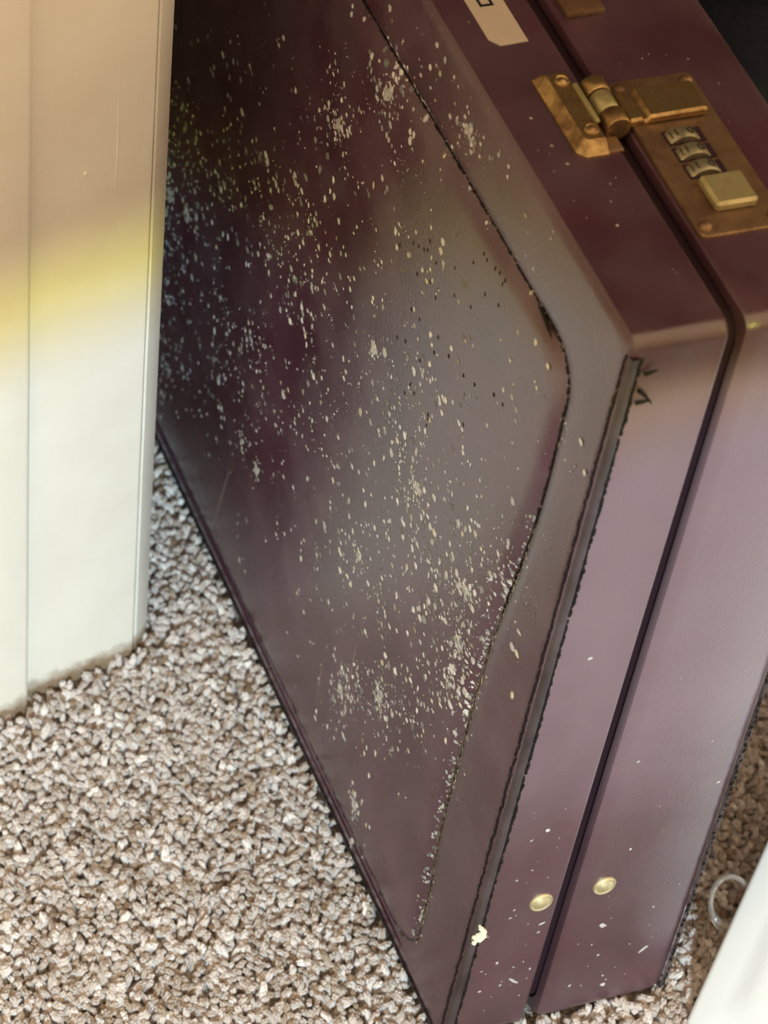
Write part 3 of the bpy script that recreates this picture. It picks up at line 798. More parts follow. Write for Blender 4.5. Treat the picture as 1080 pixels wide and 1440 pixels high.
# ---- mildew on the large face
SPECKS = "3042,1136 3123,1311 3141,1316 2984,969 3125,1254 3003,1158 3097,1341 3024,1069 3180,1172 3137,1058 3055,1225 3055,1163 3195,1164 3170,1253 3021,1381 3014,1038 3106,1165 3046,1181 3144,1093 3038,1517 2989,1220 3001,812 3063,1425 3022,1095 3036,1061 3028,1071 2988,1384 3066,1272 3108,1384 3110,1179 2933,1056 3195,1229 3111,1543 3096,1171 2931,1154 3100,1223 2997,918 3104,1206 3038,1227 3128,1352 3081,1256 2939,1154 3025,1074 3028,990 3028,1089 3135,1044 3125,1311 2928,826 3150,1232 3017,1118 3081,1207 2979,1145 3137,1131 3108,1357 3082,1339 2977,1216 3081,1286 3167,1497 3122,1052 3079,1002 3126,1440 2892,1031 3076,1225 3119,1332 2827,984 2948,944 3034,1003 2785,912 2799,851 2974,786 2938,722 2943,807 3071,835 2786,1057 2961,605 2863,1206 2951,895 2885,754 2924,605 2947,758 3075,949 2803,996 2863,805 2964,848 2852,892 2900,754 2733,721 2893,929 2948,435 2810,885 2783,643 2746,637 2821,388 2941,468 2780,619 2612,601 3111,1051 2885,1064 2829,582 3186,1102 2861,784 2907,743 3072,1036 2971,974 3004,514 2864,676 3025,835 3042,885 2925,962 2831,727 2804,1242 2814,867 2990,1091 2877,565 2889,747 2832,486 3042,1253 3088,1149 2764,874 3062,883 2774,833 2887,788 2828,339 2818,438 2906,308 2862,262 2943,369 2907,581 2701,365 2860,313 2930,750 2846,452 2893,559 2882,435 2774,463 2804,252 2908,442 2767,382 2814,457 2855,472 2870,412 2747,456 2884,493 2840,205 2826,453 2921,537 2832,325 2892,433 2869,404 2880,276 2921,1046 2569,1544 2911,1136 2865,1420 2627,1012 2870,1254 2984,1043 3094,1243 2641,1598 2547,1190 2739,1215 2492,1589 2989,1385 2729,1031 2697,1557 2992,1208 2773,1341 2761,1249 2869,1222 2782,1308 2627,1043 2708,1346 3099,926 2629,1284 2928,1509 2915,1313 2584,1002 2816,1419 3027,1084 2904,1418 2853,1462 2566,1268 2651,1503 2731,1363 2900,1256 3121,1289 2686,1415 2723,1137 3168,1112 2763,1228 2827,1036 2840,1486 2938,982 2831,1630 2551,1377 2603,1528 2924,1395 2396,1670 2576,1604 2871,1551 2830,1043 2983,885 2809,1479 2926,1257 2850,1340 2977,1180 3064,1307 2776,1113 3090,1016 3117,1502 2964,1556 2918,1638 2993,1483 3061,1287 3006,1332 3068,1562 3025,1409 2971,1615 3093,1646 3005,1614 3185,1290 2984,1705 3147,1438 3104,1285 3121,1457 2998,1567 3020,1584 3204,1572 2867,1606 2997,1446 3001,1429 2893,1702 3201,1437 3107,1219 2985,1611 3159,1363 3012,1890 3016,1604 2971,1643 3106,1599 3047,1161 2962,1539 3175,1606 3054,1397 3029,1429 3122,1345 2966,1249 2859,1583 3090,1373 1922,2518 1885,2581 1801,2555 1833,2536 1939,2525 1885,2529 1829,2521 1963,2399 1982,2455 1935,2644 1836,2499 1874,2525 1909,2553 1888,2527 1877,2604 1824,2509 1873,2528 1852,2671 1802,2518 1813,2494 1912,2477 1782,2516 1876,2636 1768,2451 1757,2558 1953,2315 1936,2689 1861,2646 1978,2460 1753,2623 1773,2387 1719,2625 1907,2584 1894,2420 1812,2523 1788,2634 1831,2442 1767,2462 1824,2556 1848,2607 1971,2338 1844,2476 2005,2409 1925,2528 2053,2365 1762,2538 1900,2461 1867,2769 1842,2452 1740,2420 1744,2560 1799,2464 1895,2468 1713,2416 1863,2496 1510,2767 1522,2743 1644,2828 1557,2791 1549,3055 1623,2786 1668,2959 1481,2888 1552,2938 1507,2949 1525,3008 1623,2801 1596,2770 1583,2962 1577,2903 1528,2975 1559,2740 1347,2832 1558,2854 1468,2968 1635,2801 1567,2965 1735,2894 1549,2971 1573,2843 1538,2933 1565,2973 1630,2934 1492,2937 1634,2855 1561,2797 1718,2863 1509,2630 1507,2934 1450,2737 1599,2886 1469,2898 1540,2951 1379,2838 1507,2845 1692,2693 1569,2821 1534,2937 1677,2737 1633,2853 1624,2862 1693,2626 1514,2790 1433,2981 1728,2838 1672,2840 1632,3041 1597,3015 1553,2896 1594,2857 2156,1732 2325,1536 1749,1920 1850,1917 2137,1601 2071,1770 2104,1729 2129,1718 2236,1642 1728,2083 2087,1712 1976,1930 2075,1696 2018,1805 1844,2019 2059,1813 1878,2077 2175,1709 1949,1833 1884,2045 1954,1892 2153,1652 2244,1758 2147,1803 2154,1663 1983,1733 2121,1829 2196,1718 2593,1531 2446,1818 1999,2091 2097,1991 2016,2067 1833,2205 2081,1986 2684,1491 2285,1818 2619,1427 2197,1986 2772,1421 2249,1910 2191,1955 2053,2082 2203,1841 1492,2592 2369,1812 1992,2162 2361,1767 2537,1672 2394,1871 2684,1507 2166,1949 2798,1410 1958,2086 2248,1921 2027,2096 2598,1609 1777,2267 2291,1967 2343,1941 2443,1344 2374,1898 2522,1635 2281,1977 2926,1382 2509,1681 2224,1899 2390,1979 2239,1596 2340,1807 2406,1496 2729,1525 2386,1687 2601,1568 2574,1623 2596,1809 2484,1577 2744,1534 2420,1948 2523,1858 2174,1620 2104,2089 2353,1817 2428,1516 2769,1293 2467,1504 2506,1811 2425,1653 2336,975 2518,1171 2196,1081 2334,1036 2218,1221 2478,935 2229,1338 2201,1262 2488,716 2422,1145 2382,867 2193,1240 2271,1006 2448,886 2384,1074 2434,940 2376,1086 2386,837 2294,959 2155,1136 2049,1432 2247,1174 2017,1115 2708,828 2229,1036 2249,1137 2266,1020 2334,900 2701,601 2488,760 2428,1082 2335,1173 2560,1052 2346,964 2208,1186 2199,1173 2353,946 2210,1212 2404,1002 2380,1129 2217,1214 2318,1177 2290,1033 2352,739 2237,887 2237,1231 2404,917 2349,1025 2470,1171 2475,1223 2447,863 2617,624 2489,923 2834,540 2884,476 2255,1095 2423,978 2444,807 2473,649 2182,989 2498,849 2393,846 2344,865 2265,1215 2503,573 2573,750 2580,829 2373,471 2331,1030 2651,618 2343,976 2572,505 2350,906 2737,704 2687,850 2379,915 2332,597 2327,1039 2293,741 2649,701 2203,1357 2067,1593 2262,1118 2152,1163 2113,1254 2092,1534 2160,1278 2111,1195 2255,1177 2037,1249 2131,919 1948,1579 2009,974 2043,1261 2175,1239 2176,1239 2070,1320 2224,1283 2171,1291 2115,1077 2076,1189 2094,1234 2158,1223 2093,1391 1992,1335 1969,1661 1923,1576 1875,1424 2069,1916 2047,1885 1778,1534 1808,1974 1847,1322 1784,1738 1542,1485 1636,1851 1745,1654 1979,1764 1874,1839 1834,1672 1544,2125 1857,1702 1709,1603 1948,1746 2129,1599 1750,1762 2003,1607 1798,1626 1932,1648 2169,1608 1715,2217 1869,1615 1930,1760 1840,1687 1944,1953 1899,1798 1900,1584 1729,1932 1893,1776 1645,1980 1660,2126 1849,1830 2050,1725 1945,1895 2146,1780 1825,1844 1714,2069 1911,1985 1804,2008 1703,1847 1911,2068 2032,1955 1985,1641 1874,2104 1714,1899 1930,1948 1893,1859 1719,1905 1637,1980 1635,2048 2087,1735 1822,2009 1729,1360 2057,843 1762,1268 1687,1256 1902,1406 2057,1047 2104,930 1678,1424 2085,751 2031,1154 1843,1166 2028,942 2030,1122 1845,1128 2026,994 1843,911 2012,895 1917,1150 1732,1228 1640,1378 2043,1069 1783,1209 1613,1397 1648,1248 1911,1298 2192,1018 1611,1527 1640,1352 1535,1414 1930,1145 1881,1155 2014,1044 1631,1592 1875,1272 1841,1124 910,1754 980,1654 942,1734 977,1957 959,1749 841,1865 946,1895 811,1773 930,1815 987,1665 775,1899 850,1836 944,1673 993,1749 891,1765 896,1801 995,1836 939,1845 1022,1806 994,1882 1033,1825 907,1788 861,1988 939,1713 944,1809 848,1908 1016,1817 902,1801 1019,1786 885,1796 944,1732 939,1932 932,1761 1005,1894 922,1743 898,2006 823,1998 849,1781 873,1844 970,1704 1021,1908 769,1906 857,1946 815,1787 849,1883 991,1749 1078,1784 945,1863 937,1799 799,1827 1018,1869 1098,1913 1018,2064 1090,1999 998,1855 1083,1883 1124,1952 1083,1783 894,2052 1069,1857 1044,1875 1019,1942 1021,2009 1107,2014 1102,1995 1074,1986 1027,1921 1147,1902 1082,1841 923,1993 1030,1836 1099,1763 873,2239 328,2255 809,1933 712,2040 896,1952 627,2113 547,2212 447,2412 731,2273 792,1800 784,1911 737,2159 751,2078 720,1949 635,2204 789,1938 664,1973 355,2317 701,2086 827,2050 826,1987 713,1957 746,2044 775,1776 563,1981 541,2042 693,1982 427,2494 489,2070 612,2060 566,2286 674,2203 797,2046 702,2044 690,2257 412,2216 617,2197 680,2015 705,2275 488,1906 976,1309 568,1899 421,2194 546,1711 691,1809 630,1877 377,2204 516,2103 510,1960 1179,1234 869,1625 387,2221 792,1445 552,1694 607,1960 600,1684 454,2005 630,1833 674,1505 678,1918 702,1642 516,1957 768,1667 1030,1572 500,2020 514,1778 509,1945 211,2179 677,1668 589,1975 628,1843 1049,1395 709,1793 987,1487 639,1794 840,1506 891,1571 413,2139 695,1602 723,1758 551,1762 1127,1405 881,1699 840,1708 611,1956 596,1801 776,1644 314,2113 765,1683 808,1590 502,2062 633,1665 727,1689 873,1671 653,1503 735,1776 751,1711 504,1927 252,2195 357,2074 576,2061 662,1792 764,1956 485,2022 730,1745 664,1728 922,1631 575,1858 730,1787 801,1644 456,2138 322,2040 693,1647 993,1664 906,1579 718,1792 697,2022 596,2037 780,1713 916,1697 833,1603 502,1881 861,1677 798,1578 997,1255 759,1783 531,1789 530,1788 562,1729 408,2068 363,2082 654,1912 661,1682 870,1474 559,1858 1085,1346 542,2009 708,2042 534,2005 542,2146 514,1972 519,2055 669,1476 825,1704 728,1848 348,1898 838,1824 375,1949 437,1875 812,1647 762,1657 380,1974 172,2111 565,1588 222,2005 670,1528 318,2020 578,1547 518,1878 583,1765 451,1801 306,1886 723,1466 351,1867 369,1972 608,1524 739,1774 376,1985 596,1832 743,1644 539,1672 827,1305 717,1660 402,1877 665,1342 619,1599 417,1675 530,1601 569,1543 627,1669 215,2033 400,1588 475,1889 434,1978 290,1841 608,1723 472,1790 626,1552 830,1458 569,1720 498,1915 419,1872 646,1774 665,1535 642,1598 306,1845 285,2032 625,1493 412,1717 453,1662 349,1838 410,1810 456,1781 373,1962 253,2043 358,1927 460,1547 592,1821 618,1673 184,2081 399,1994 422,1762 265,2101 399,1834 654,1596 623,1918 391,1813 613,1806 275,1974 299,1806 547,1607 537,1729 512,1749 332,1929 532,1761 481,1893 576,1685 588,1680 516,1488 290,1935 426,1565 454,1822 443,1785 295,1987 231,2161 434,1957 250,2074 473,1674 357,2053 601,1825 482,1793 576,1764 584,1764 365,1719 800,1448 543,1652 648,1618 630,1530 490,1792 453,1843 714,1450 462,1822 310,1817 693,1650 224,1889 653,1743 613,1701 740,1495 738,1656 390,1965 432,1522 406,1675 478,1657 305,1663 529,1494 382,1597 272,1608 492,1548 532,1458 338,1358 521,1770 494,1519 572,1558 463,1524 495,1647 415,1691 537,1663 482,1463 569,1459 414,1671 475,1698 318,1591 499,1752 488,1413 320,1691 386,1732 464,1568 477,1747 335,1543 582,1609 450,1667 591,1319 457,1636 299,1735 500,1514 553,1566 444,1661 420,1401 360,1581 395,1583 350,1698 357,1807 519,1682 455,1510 374,1752 463,1614 547,1627 510,1736 442,1590 534,1618 479,1306 488,1337 422,1661 494,1398 365,1796 432,1467 352,1435 470,1490 461,1297 584,1716 464,1585 330,1760 429,1530 342,1712 358,1620 468,1552 482,1664 417,1795 333,1592 485,1642 449,1524 387,1616 402,1708 492,1736 391,1629 436,1448 505,1877 501,1711 282,1451 484,1535 1080,1248 863,1338 1177,947 1223,1106 790,1505 1267,1214 1141,1246 879,1712 927,1373 916,1408 733,1602 854,1459 785,1900 809,1632 1144,1386 1451,968 1163,1137 1286,851 1003,1424 1223,1274 1300,1154 1052,1361 1348,1059 1220,1128 663,1656 1179,1450 1410,1219 937,1573 1060,1421 966,1207 1199,1230 1171,1067 1304,1243 1392,1194 840,1161 1206,1016 1044,1511 1111,1306 1100,974 1426,871 1005,1472 978,1277 997,1327 998,1699 662,1406 811,1437 1340,1044 1236,1229 892,1626 1154,1519 1073,1297 1219,1267 739,1848 1295,1202 722,1367 1011,1487 1085,1130 1167,978 770,1625 886,1396 793,1767 833,1624 1197,1162 1131,1402 1416,1094 681,1434 867,1350 1153,1237 1037,1516 1243,1114 1156,1388 981,1450 848,1553 1100,1262 1109,1376 935,1138 747,1289 1189,980 954,1178 980,1221 758,1393 1047,950 746,1483 777,1466 716,1480 1035,1146 1012,1111 860,1295 1089,1431 930,1419 817,1228 857,1343 924,1243 998,1209 1009,1008 864,1194 929,1215 905,1201 750,1396 1025,1200 634,1575 895,1106 700,1421 886,1020 810,1297 960,1337 1103,988 833,1353 1129,1157 987,1312 711,1344 425,1691 1014,1222 1516,645 891,1163 1212,1561 1291,1471 1109,1883 1508,1528 987,1699 1251,1758 1333,1549 1350,1525 1268,1636 1177,1644 1425,1439 1421,1316 1405,1404 1498,1551 1215,1776 1205,1591 1753,1223 1499,1461 1584,1159 1395,1402 1439,1368 1520,1331 1239,1607 1497,1499 1312,1492 1443,1510 1154,1365 1410,1393 1378,1811 1361,1584 1091,1796 1533,1345 1248,1132 1314,1174 1259,929 916,1313 1163,976 1025,1059 1085,1245 1204,1075 1196,1080 1464,1122 1442,1133 1242,1059 1508,671 1110,1188 916,1150 1413,722 1165,1082 1131,1279 1383,1026 1382,923 1537,894 1163,1155 1264,1301 1404,964 1270,1112 1106,1214 1250,1049 1157,1217 1056,1195 1226,1070 1012,588 995,675 1008,687 982,733 1224,307 1108,708 1126,658 898,775 1202,418 1063,432 1237,675 1089,644 1180,728 1001,531 1214,337 1065,383 1053,668 978,680 1114,503 1178,693 928,829 1126,528 1255,560 1141,602 1047,537 1110,530 1065,748 1092,703 983,681 1121,711 1096,679 1029,688 1127,465 1041,724 997,744 1107,573 1160,572 1054,484 968,773 953,768 1028,585 991,464 1098,722 988,766 1194,800 978,649 990,618 947,776 1028,755 1084,500 1089,746 1059,660 1141,501 1163,688 1128,372 1001,685 782,896 988,757 822,832 954,883 731,907 840,956 816,910 813,1051 851,897 961,732 866,905 860,1015 851,836 800,829 1019,844 822,867 641,1061 921,717 983,883 604,1133 774,913 678,1051 771,1077 955,612 703,999 832,886 882,686 781,910 792,841 789,877 959,704 666,1146 846,795 749,935 1004,653 998,798 814,954 691,742 763,908 964,817 978,791 984,796 907,920 1036,809 813,919 731,913 872,787 935,544 750,1019 962,714 1065,716 784,950 879,750 952,735 931,877 841,993 694,1120 700,1164 834,1023 986,709 829,1036 767,1058 835,861 851,1063 689,1011 928,897 1064,778 815,957 984,782 496,1186 693,759 611,1009 790,987 824,822 681,890 595,1007 673,1058 948,683 803,867 740,1009 804,800 674,1016 615,1034 788,802 471,1254 486,1001 519,1215 431,1211 704,932 594,1027 646,822 787,930 551,1003 573,1181 525,1059 503,1282 650,1001 883,781 550,1139 725,778 519,1007 763,842 567,1140 730,777 522,1248 1034,694 793,817 599,1045 746,838 784,817 656,643 598,1125 801,843 890,774 727,774 743,952 867,854 682,956 555,1152 535,1074 732,1105 799,706 498,1123 590,1085 732,949 542,1055 705,942 591,1000 711,693 636,983 462,1071 660,894 817,849 904,523 727,971 661,1260 543,1237 398,1214 458,1257 573,1145 530,1344 544,1278 494,1276 615,1282 507,1523 545,1070 875,981 512,1512 337,1819 315,1339 436,1421 522,1407 479,1483 526,1164 672,1170 560,1420 388,1406 708,1088 643,1240 547,1355 448,1468 422,1415 454,1440 629,1318 432,1281 251,1447 510,1336 488,1338 334,1393 651,1234 367,1434 514,1153 585,1259 653,1392 477,1497 622,1275 451,1385 588,1429 593,1399 483,1294 459,1108 450,1303 521,1320 383,1317 393,1304 311,1411 396,1600 357,1242 413,1604 369,1518 544,1569 437,1357 383,1487 336,1430 482,1380 457,1531 402,1449 439,1580 318,1263 484,1558 336,1430 392,1589 355,1588 448,1460 350,1399 343,1503 325,1510 382,1636 416,1314 448,1419 394,1505 340,1320 458,1251 265,1587 345,1403 332,1666 374,1488 340,1483 357,1539 394,1528 408,1444 422,1562 304,1562 395,1295 387,1382 363,1445 385,1527 293,1291 475,1340 870,366 826,64 800,104 834,285 820,242 806,280 842,265 791,257 897,287 860,330 889,332 846,233 824,306 797,348 736,305 852,327 934,189 790,135 833,83 837,210 917,177 841,210 882,361 805,253 806,218 822,311 878,628 505,900 678,787 676,752 736,739 422,1037 783,734 752,603 595,868 681,773 786,513 579,665 775,646 581,887 872,599 313,1080 308,1019 250,1157 335,1114 264,1080 313,1069 393,1161 380,956 253,1026 301,1041 999,3155 1128,3115 1102,3185 1045,3113 1080,3026 1110,3131 1117,3156 1067,3155 988,3187 1065,3171 1171,3072 1120,3053 1061,3061 1034,3134 1074,3138 1037,3126 1121,3080 1118,3154 1149,3014 1081,3126 942,3113 1120,3047 1048,3148 1064,3159 992,3184 1280,2848 1229,3024 1256,2782 1321,3037 1567,2873 1577,2787 1365,2876 1422,3095 1228,3214 1670,2912 1354,2829 1198,3091 1642,2863 1566,2846 1707,2677 1302,3063 1373,3133 1688,2822 1158,2990 1418,2736 1379,2716 1344,3077 1309,3159 1637,3001 1362,2997 1436,2994 1187,3204 1462,2690 1151,3111 1737,2774 1299,3038 1321,3126 1188,3147 1105,3053 992,3141 671,3166 914,3172 824,3219 1179,2952 1013,2969 890,3206 872,2961 1036,3091 930,3160 914,3039 183,2740 191,2749 174,2679 205,2730 180,2738 167,2686 179,2734 208,2790 241,2760 191,2786 222,2687 201,2851 113,2811 163,2686 324,2148 171,2362 289,2025 401,2010 198,1950 384,2022 254,2148 395,1959 286,2073 185,2119 266,2109 404,2010 305,2146 329,2167 115,2070 328,2033 286,1981 272,2129 323,2068 369,1957 350,1994 262,2026 277,2018 365,1969 321,2063 272,2033 1516,2190 1336,2221 1562,2351 1364,2128 1331,2392 1224,2769 1066,2554 1016,2559 1101,2618 1092,2577 563,3061 994,2805 1134,2371 1331,2545 1056,2722 895,2704 1321,2514 1020,1971 1554,2064 891,2119 1430,2297 870,2456 941,2360 1345,2049 775,2252 1868,1647 802,2551 1591,1726 1255,2068 1365,2003 1323,1920 1454,1914 1187,1867 1131,2189 1062,2161 919,2281 704,2338 1255,2128 969,2230 1326,2257 1707,1545 981,2165 1513,1597 1341,1892 1158,2292 1491,2215 1565,2096 1105,2182 970,2259 1371,1872 1291,1899 1194,2292 1218,2075 1253,1881 817,2537 1436,2298 1279,2109 1808,1459 1110,2324 1372,2120 1109,2466 1195,1733 1182,2032 1324,2204 1207,2019 1477,1769 850,2245 1708,1805 1604,1501 1027,2139 1520,2018 1196,2088 1173,1922 855,2224 1296,2087 1044,2046 1066,2098 1116,1904 1002,2092 1226,1966 999,2236 1279,1877 746,2337 707,2414 1112,2174 1064,1863 901,2116 852,2257 1035,2061 841,2209 889,2200 1169,1976 1160,1823 1466,1679 539,2604 1240,1876 741,2384 866,2229 957,1750 1001,2176 1085,1978 883,2129 1019,2268 898,2248 1111,2187 1144,2060 1057,2235 981,2113 1259,1935 1145,1851 1571,1593 1373,1799 846,2338 998,2216 577,2417 816,2452 1192,1781 1046,2097 973,2291 837,2268 922,2269 916,2279 1435,967 1479,1052 1715,1481 1539,1157 1685,1008 2008,732 1476,861 1867,955 1456,1369 1287,1351 1813,597 1441,1496 1401,1301 1420,1301 1988,520 1384,812 1314,1188 1766,976 1795,1012 1887,1280 1654,986 1156,1341 1753,753 1976,778 1997,298 2245,2061 1838,1658 946,2029 1437,2701 1122,2309 2410,535 2397,1162 1347,1696 1355,1531 3189,1828 2576,1229 2341,2429 2559,1236 2011,1353 1810,1302 1465,2403 2411,2119 2479,1779 2423,2177 2224,2470 1239,2503 2950,1426 2668,2018 2170,2380 2608,918 2006,1551 2017,1887 2399,1704 2084,2148 1480,2845 2646,1656 1216,1948 1905,2268 1480,1733 2416,1176 1612,2468 2678,1065 2657,1597 1603,1324 2961,1940 1626,1344 2899,781 2997,897 2710,919 2162,1442 2704,2148 2773,1691 2853,1778 1904,2119 1344,2506 1760,1704 1246,2432 3023,1078 2954,815 2909,1003 2525,649 2771,862 1686,2617 1868,2359 2604,1864 2958,655 3076,1593 2707,591 1917,2050 1617,1638 1706,2149 2343,1566 1026,2661 1783,1306 3188,1776 1153,1819 3217,1832 3027,811 2720,1127 1900,2908 1400,2902 1931,2259 2340,1802 3123,1057 2538,1723 2785,1555 1293,1592 2407,739 1948,2716 2841,270 2742,2055 1537,1923 1221,2612 2455,1874 2522,1148 1366,3221 2275,1963 2841,942 1195,3035 1291,1767 2208,816 1399,2173 2742,1710 2618,463 1596,3030 2053,2422 1408,2304 1007,2385 2913,1363 1570,1466 2397,2181 2556,1928 2799,1523 2490,1446 962,1985 2664,1161 1808,2738 2058,2442 2338,1963 1507,2845 1830,1893 2071,929 2406,1900 1590,2303 1713,2816 2598,852 1986,1173 2672,1846 1352,2748 2972,1633 1571,2733 1656,1545 1596,1773 1193,2997 1225,2514 2803,1954 2517,2179 1406,2336 2770,354 1799,2202 2763,1287 1136,2534 1981,1708 1787,1855 2800,1923 2877,360 3216,1351 1788,2101 1367,3000 2993,1738 2077,2252 1943,1577 2242,1345 3019,888 952,2036 1537,1347 2637,1759 2059,1838 1382,2565 2862,684 2339,770 2691,1716 2863,1555 1886,2462 2924,884 1718,2891 2348,2450 3118,1179 2198,925 2979,697 1554,2469 2095,2322 2728,2170 2631,847 2038,1851 2577,2083 1594,2967 2249,1150 2128,822 2650,1264 1881,2016 1680,3032 1701,1595 2941,959 2133,1982 1812,1830 1335,1728 1364,1488 1763,2563 2961,1946 2658,2099 1494,1998 1801,2316 2164,2240 2296,1491 2453,722 2069,2105 3054,1436 1900,2423 2936,889 2176,1011 1460,1966 1054,2181 2279,1515 2635,1954 2804,1995 2668,1881 1758,2600 3019,1164 2500,1049 2526,1314 2674,1341 1377,2831 1937,2088 3172,1876 1400,2745 1644,2398 1486,2931 1964,1845 1654,3082 2259,1728 1977,2618 1761,1737 1660,2733 2191,2142 2267,1948 3057,1591 2208,955 1066,1922 2448,2467 1482,1581 2643,598 2961,515 1738,1307 1501,3176 2103,2324 2317,2479 2300,1827 3098,978 1460,3186 1142,2703 2316,592 2047,1994 1998,1109 2929,1689 2654,2212 1316,2548 1536,1555 2092,2269 1895,2004 2530,1983 2123,1307 2406,437 2651,1798 2849,1378 2123,1421 1357,2947 1476,2737 2353,2332 1295,2777 1825,2950 1725,2674 1960,1591 2661,1255 1508,2969 2197,2356 2746,1259 1966,1648 1169,2271 2309,1660 1426,1761 1601,2265 2557,588 2475,1680 1399,2983 1337,2997 2869,1097 1450,2588 1369,2670 1571,3005 2622,2121 1514,2406 1797,2591 1222,1645 2994,1407 1065,2088 1410,2939 2057,2654 2057,1703 2517,1607 2462,2326 2765,588 938,1944 1682,3106 2905,1485 2886,2027 950,2086 1582,2746 1114,2105 2531,2186 2809,1377 1561,3077 2183,2038 1415,3064 1751,2473 1487,1735 1147,2020 2520,1903 2922,1602 2639,703 3139,1552 1253,2070 1152,2884 2808,483 2258,1094 3290,1752 1660,1852 1816,2012 1967,2646 3016,1323 2000,2399 2686,1406 2271,2130 913,2057 2987,1065 2611,1703 3244,1696 3208,1632 1894,2801 1065,2184 1534,802 481,3127 1019,1882 1700,1616 2040,379 1894,1104 378,2769 1253,485 900,1765 1686,770 1370,1342 1625,2150 246,2183 351,2879 1868,1806 1688,1542 2032,1352 1359,562 1029,1028 2441,1148 520,3217 2174,580 1810,1727 822,1758 1842,866 991,1003 2361,1115 1283,2561 117,1700 1334,807 1406,267 2123,1866 2216,691 802,1870 911,2095 217,2168 1422,1893 2103,1162 1729,2056 441,2889 1317,2463 916,1573 2087,1304 743,2436 541,2833 1424,918 149,1860 1596,1140 1208,1191 1537,413 891,2630 1660,1542 306,2621 587,1250 1054,676 1918,2035 1966,337 1168,839 930,1464 1403,1202 793,2302 914,1097 375,2768 922,767 672,2440 391,2342 424,1546 650,1137 1434,1666 891,2144 674,2087 409,1703 700,1162 313,1736 2633,1387 949,2243 450,2610 786,2583 581,1331 486,2626 1142,1596 1491,1361 1429,935 333,2785 228,1967 618,3063 1643,835 2061,476 529,1756 542,2720 1844,132 2480,1001 1558,560 1026,986 543,1512 288,1711 1740,1419 799,1842 353,1804 1819,1884 504,1916 1928,1928 2478,966 1842,1667 2450,1184 1730,2030 1861,1099 179,1854 1580,2094 1546,833 1287,1364 532,1951 667,3015 1893,2010 1003,1554"
HERO = [(889,1829,22),(1148,1230,15),(831,885,18),(1084,612,18),(1974,794,15),(1570,2869,20),(1839,2512,18),(445,1571,22),(479,1784,16),(1327,2012,14),(2130,781,10),(851,273,10),(3018,1184,16),(2843,1236,14),(1077,3142,14),(445,1366,10)]
DARK_SPECKS = [(1188,2584),(1023,2646),(1149,2357),(677,2817),(818,2675),(1068,2626),(1060,2119),(1017,2558),(525,2557),(1089,2370),(957,2707),(1019,2558),(822,2886),(679,2910),(1132,2619),(582,2541),(1200,2188),(964,2349),(913,2108),(1025,2112),(1034,2246),(959,2419),(874,2419),(1313,2467),(687,2890),(1075,2540),(707,2290),(1026,2521),(1131,2657),(1301,2487),(914,2083),(1144,2224),(1224,2566),(798,2883),(1082,2059),(1160,2495),(717,2906),(758,2782),(923,2625),(917,2124),(744,2897),(864,2813),(1154,2602),(770,2439),(697,2471)]


def panel_x(y, z):
    """height of the padded face at (y, z): follows front_panel's rings"""
    ins = seam_inset(0)
    y = y - seam_bow(z) if y < 0.15 else y
    d = min(y - ins[0], L - ins[1] - y, z - ins[2], H - ins[3] - z)
    # rounded corner of the seam
    cy, cz = ins[0] + 0.015, H - ins[3] - 0.015
    if y < cy and z > cz:
        d = 0.015 - math.hypot(y - cy, z - cz)
    elif y < cy and z < ins[2] + 0.015:
        d = 0.015 - math.hypot(y - cy, z - ins[2] - 0.015)
    tab = [(-0.03, -0.0001), (-0.012, -0.0008), (-0.003, -0.0008), (-0.001, 0.0001), (0.0, 0.0006), (0.001, 0.0001), (0.003, -0.0012), (0.008, -0.0019), (0.02, -0.0024), (0.05, -0.0028), (0.09, -0.003), (1, -0.003)]
    for (a, xa), (b_, xb) in zip(tab, tab[1:]):
        if d <= b_:
            return xa + (xb - xa) * max(0, (d - a) / (b_ - a))
    return -0.003


sv, sf, scol = [], [], []
rs = random.Random(5)


def speck(y, z, ry, rz, col, lift=0.00010, n=7):
    x = panel_x(y, z)
    i0 = len(sv)
    ph = rs.uniform(0, 6.28)
    sv.append((x - lift * 2.2, y, z))
    scol.append(col)
    for k in range(n):
        t = ph + 2 * math.pi * k / n
        r = rs.uniform(0.65, 1.2)
        yy, zz = y + ry * r * math.cos(t), z + rz * r * math.sin(t)
        sv.append((panel_x(yy, zz) - lift * 0.5, yy, zz))
        scol.append(tuple(c * 0.8 for c in col))
    for k in range(n):
        sf.append((i0, i0 + 1 + (k + 1) % n, i0 + 1 + k))


def mcol(f=1.0):
    t = rs.random()
    c = (0.54 + 0.16 * t, 0.54 + 0.16 * t, 0.54 + 0.15 * t) if rs.random() < 0.88 else (0.62, 0.58, 0.46)
    return tuple(v * f for v in c)


for tok in SPECKS.split():
    y, z = (int(q) * 1e-4 for q in tok.split(','))
    f = rs.choice((0.35, 0.5, 0.75, 0.95, 1.15))
    r = rs.choice((0.0003, 0.0005, 0.0006, 0.0008, 0.0010, 0.0013)) * rs.uniform(0.8, 1.15)
    speck(y, z, r * rs.uniform(0.8, 1.3), r * rs.uniform(0.8, 1.3), mcol(f))
    if rs.random() < 0.45:
        speck(y + rs.gauss(0, 0.004), z + rs.gauss(0, 0.004), r * rs.uniform(0.5, 1.1), r * rs.uniform(0.5, 1.2), mcol(f))
    for k in range(rs.choice((0, 0, 1, 2, 3))):         # finer growth round each spot
        a, d = rs.uniform(0, 6.28), r + abs(rs.gauss(0, 0.0012))
        q = rs.uniform(0.00014, 0.0003)
        speck(y + d * math.cos(a), z + d * math.sin(a), q, q, mcol(f * 0.7), 0.00008, 5)
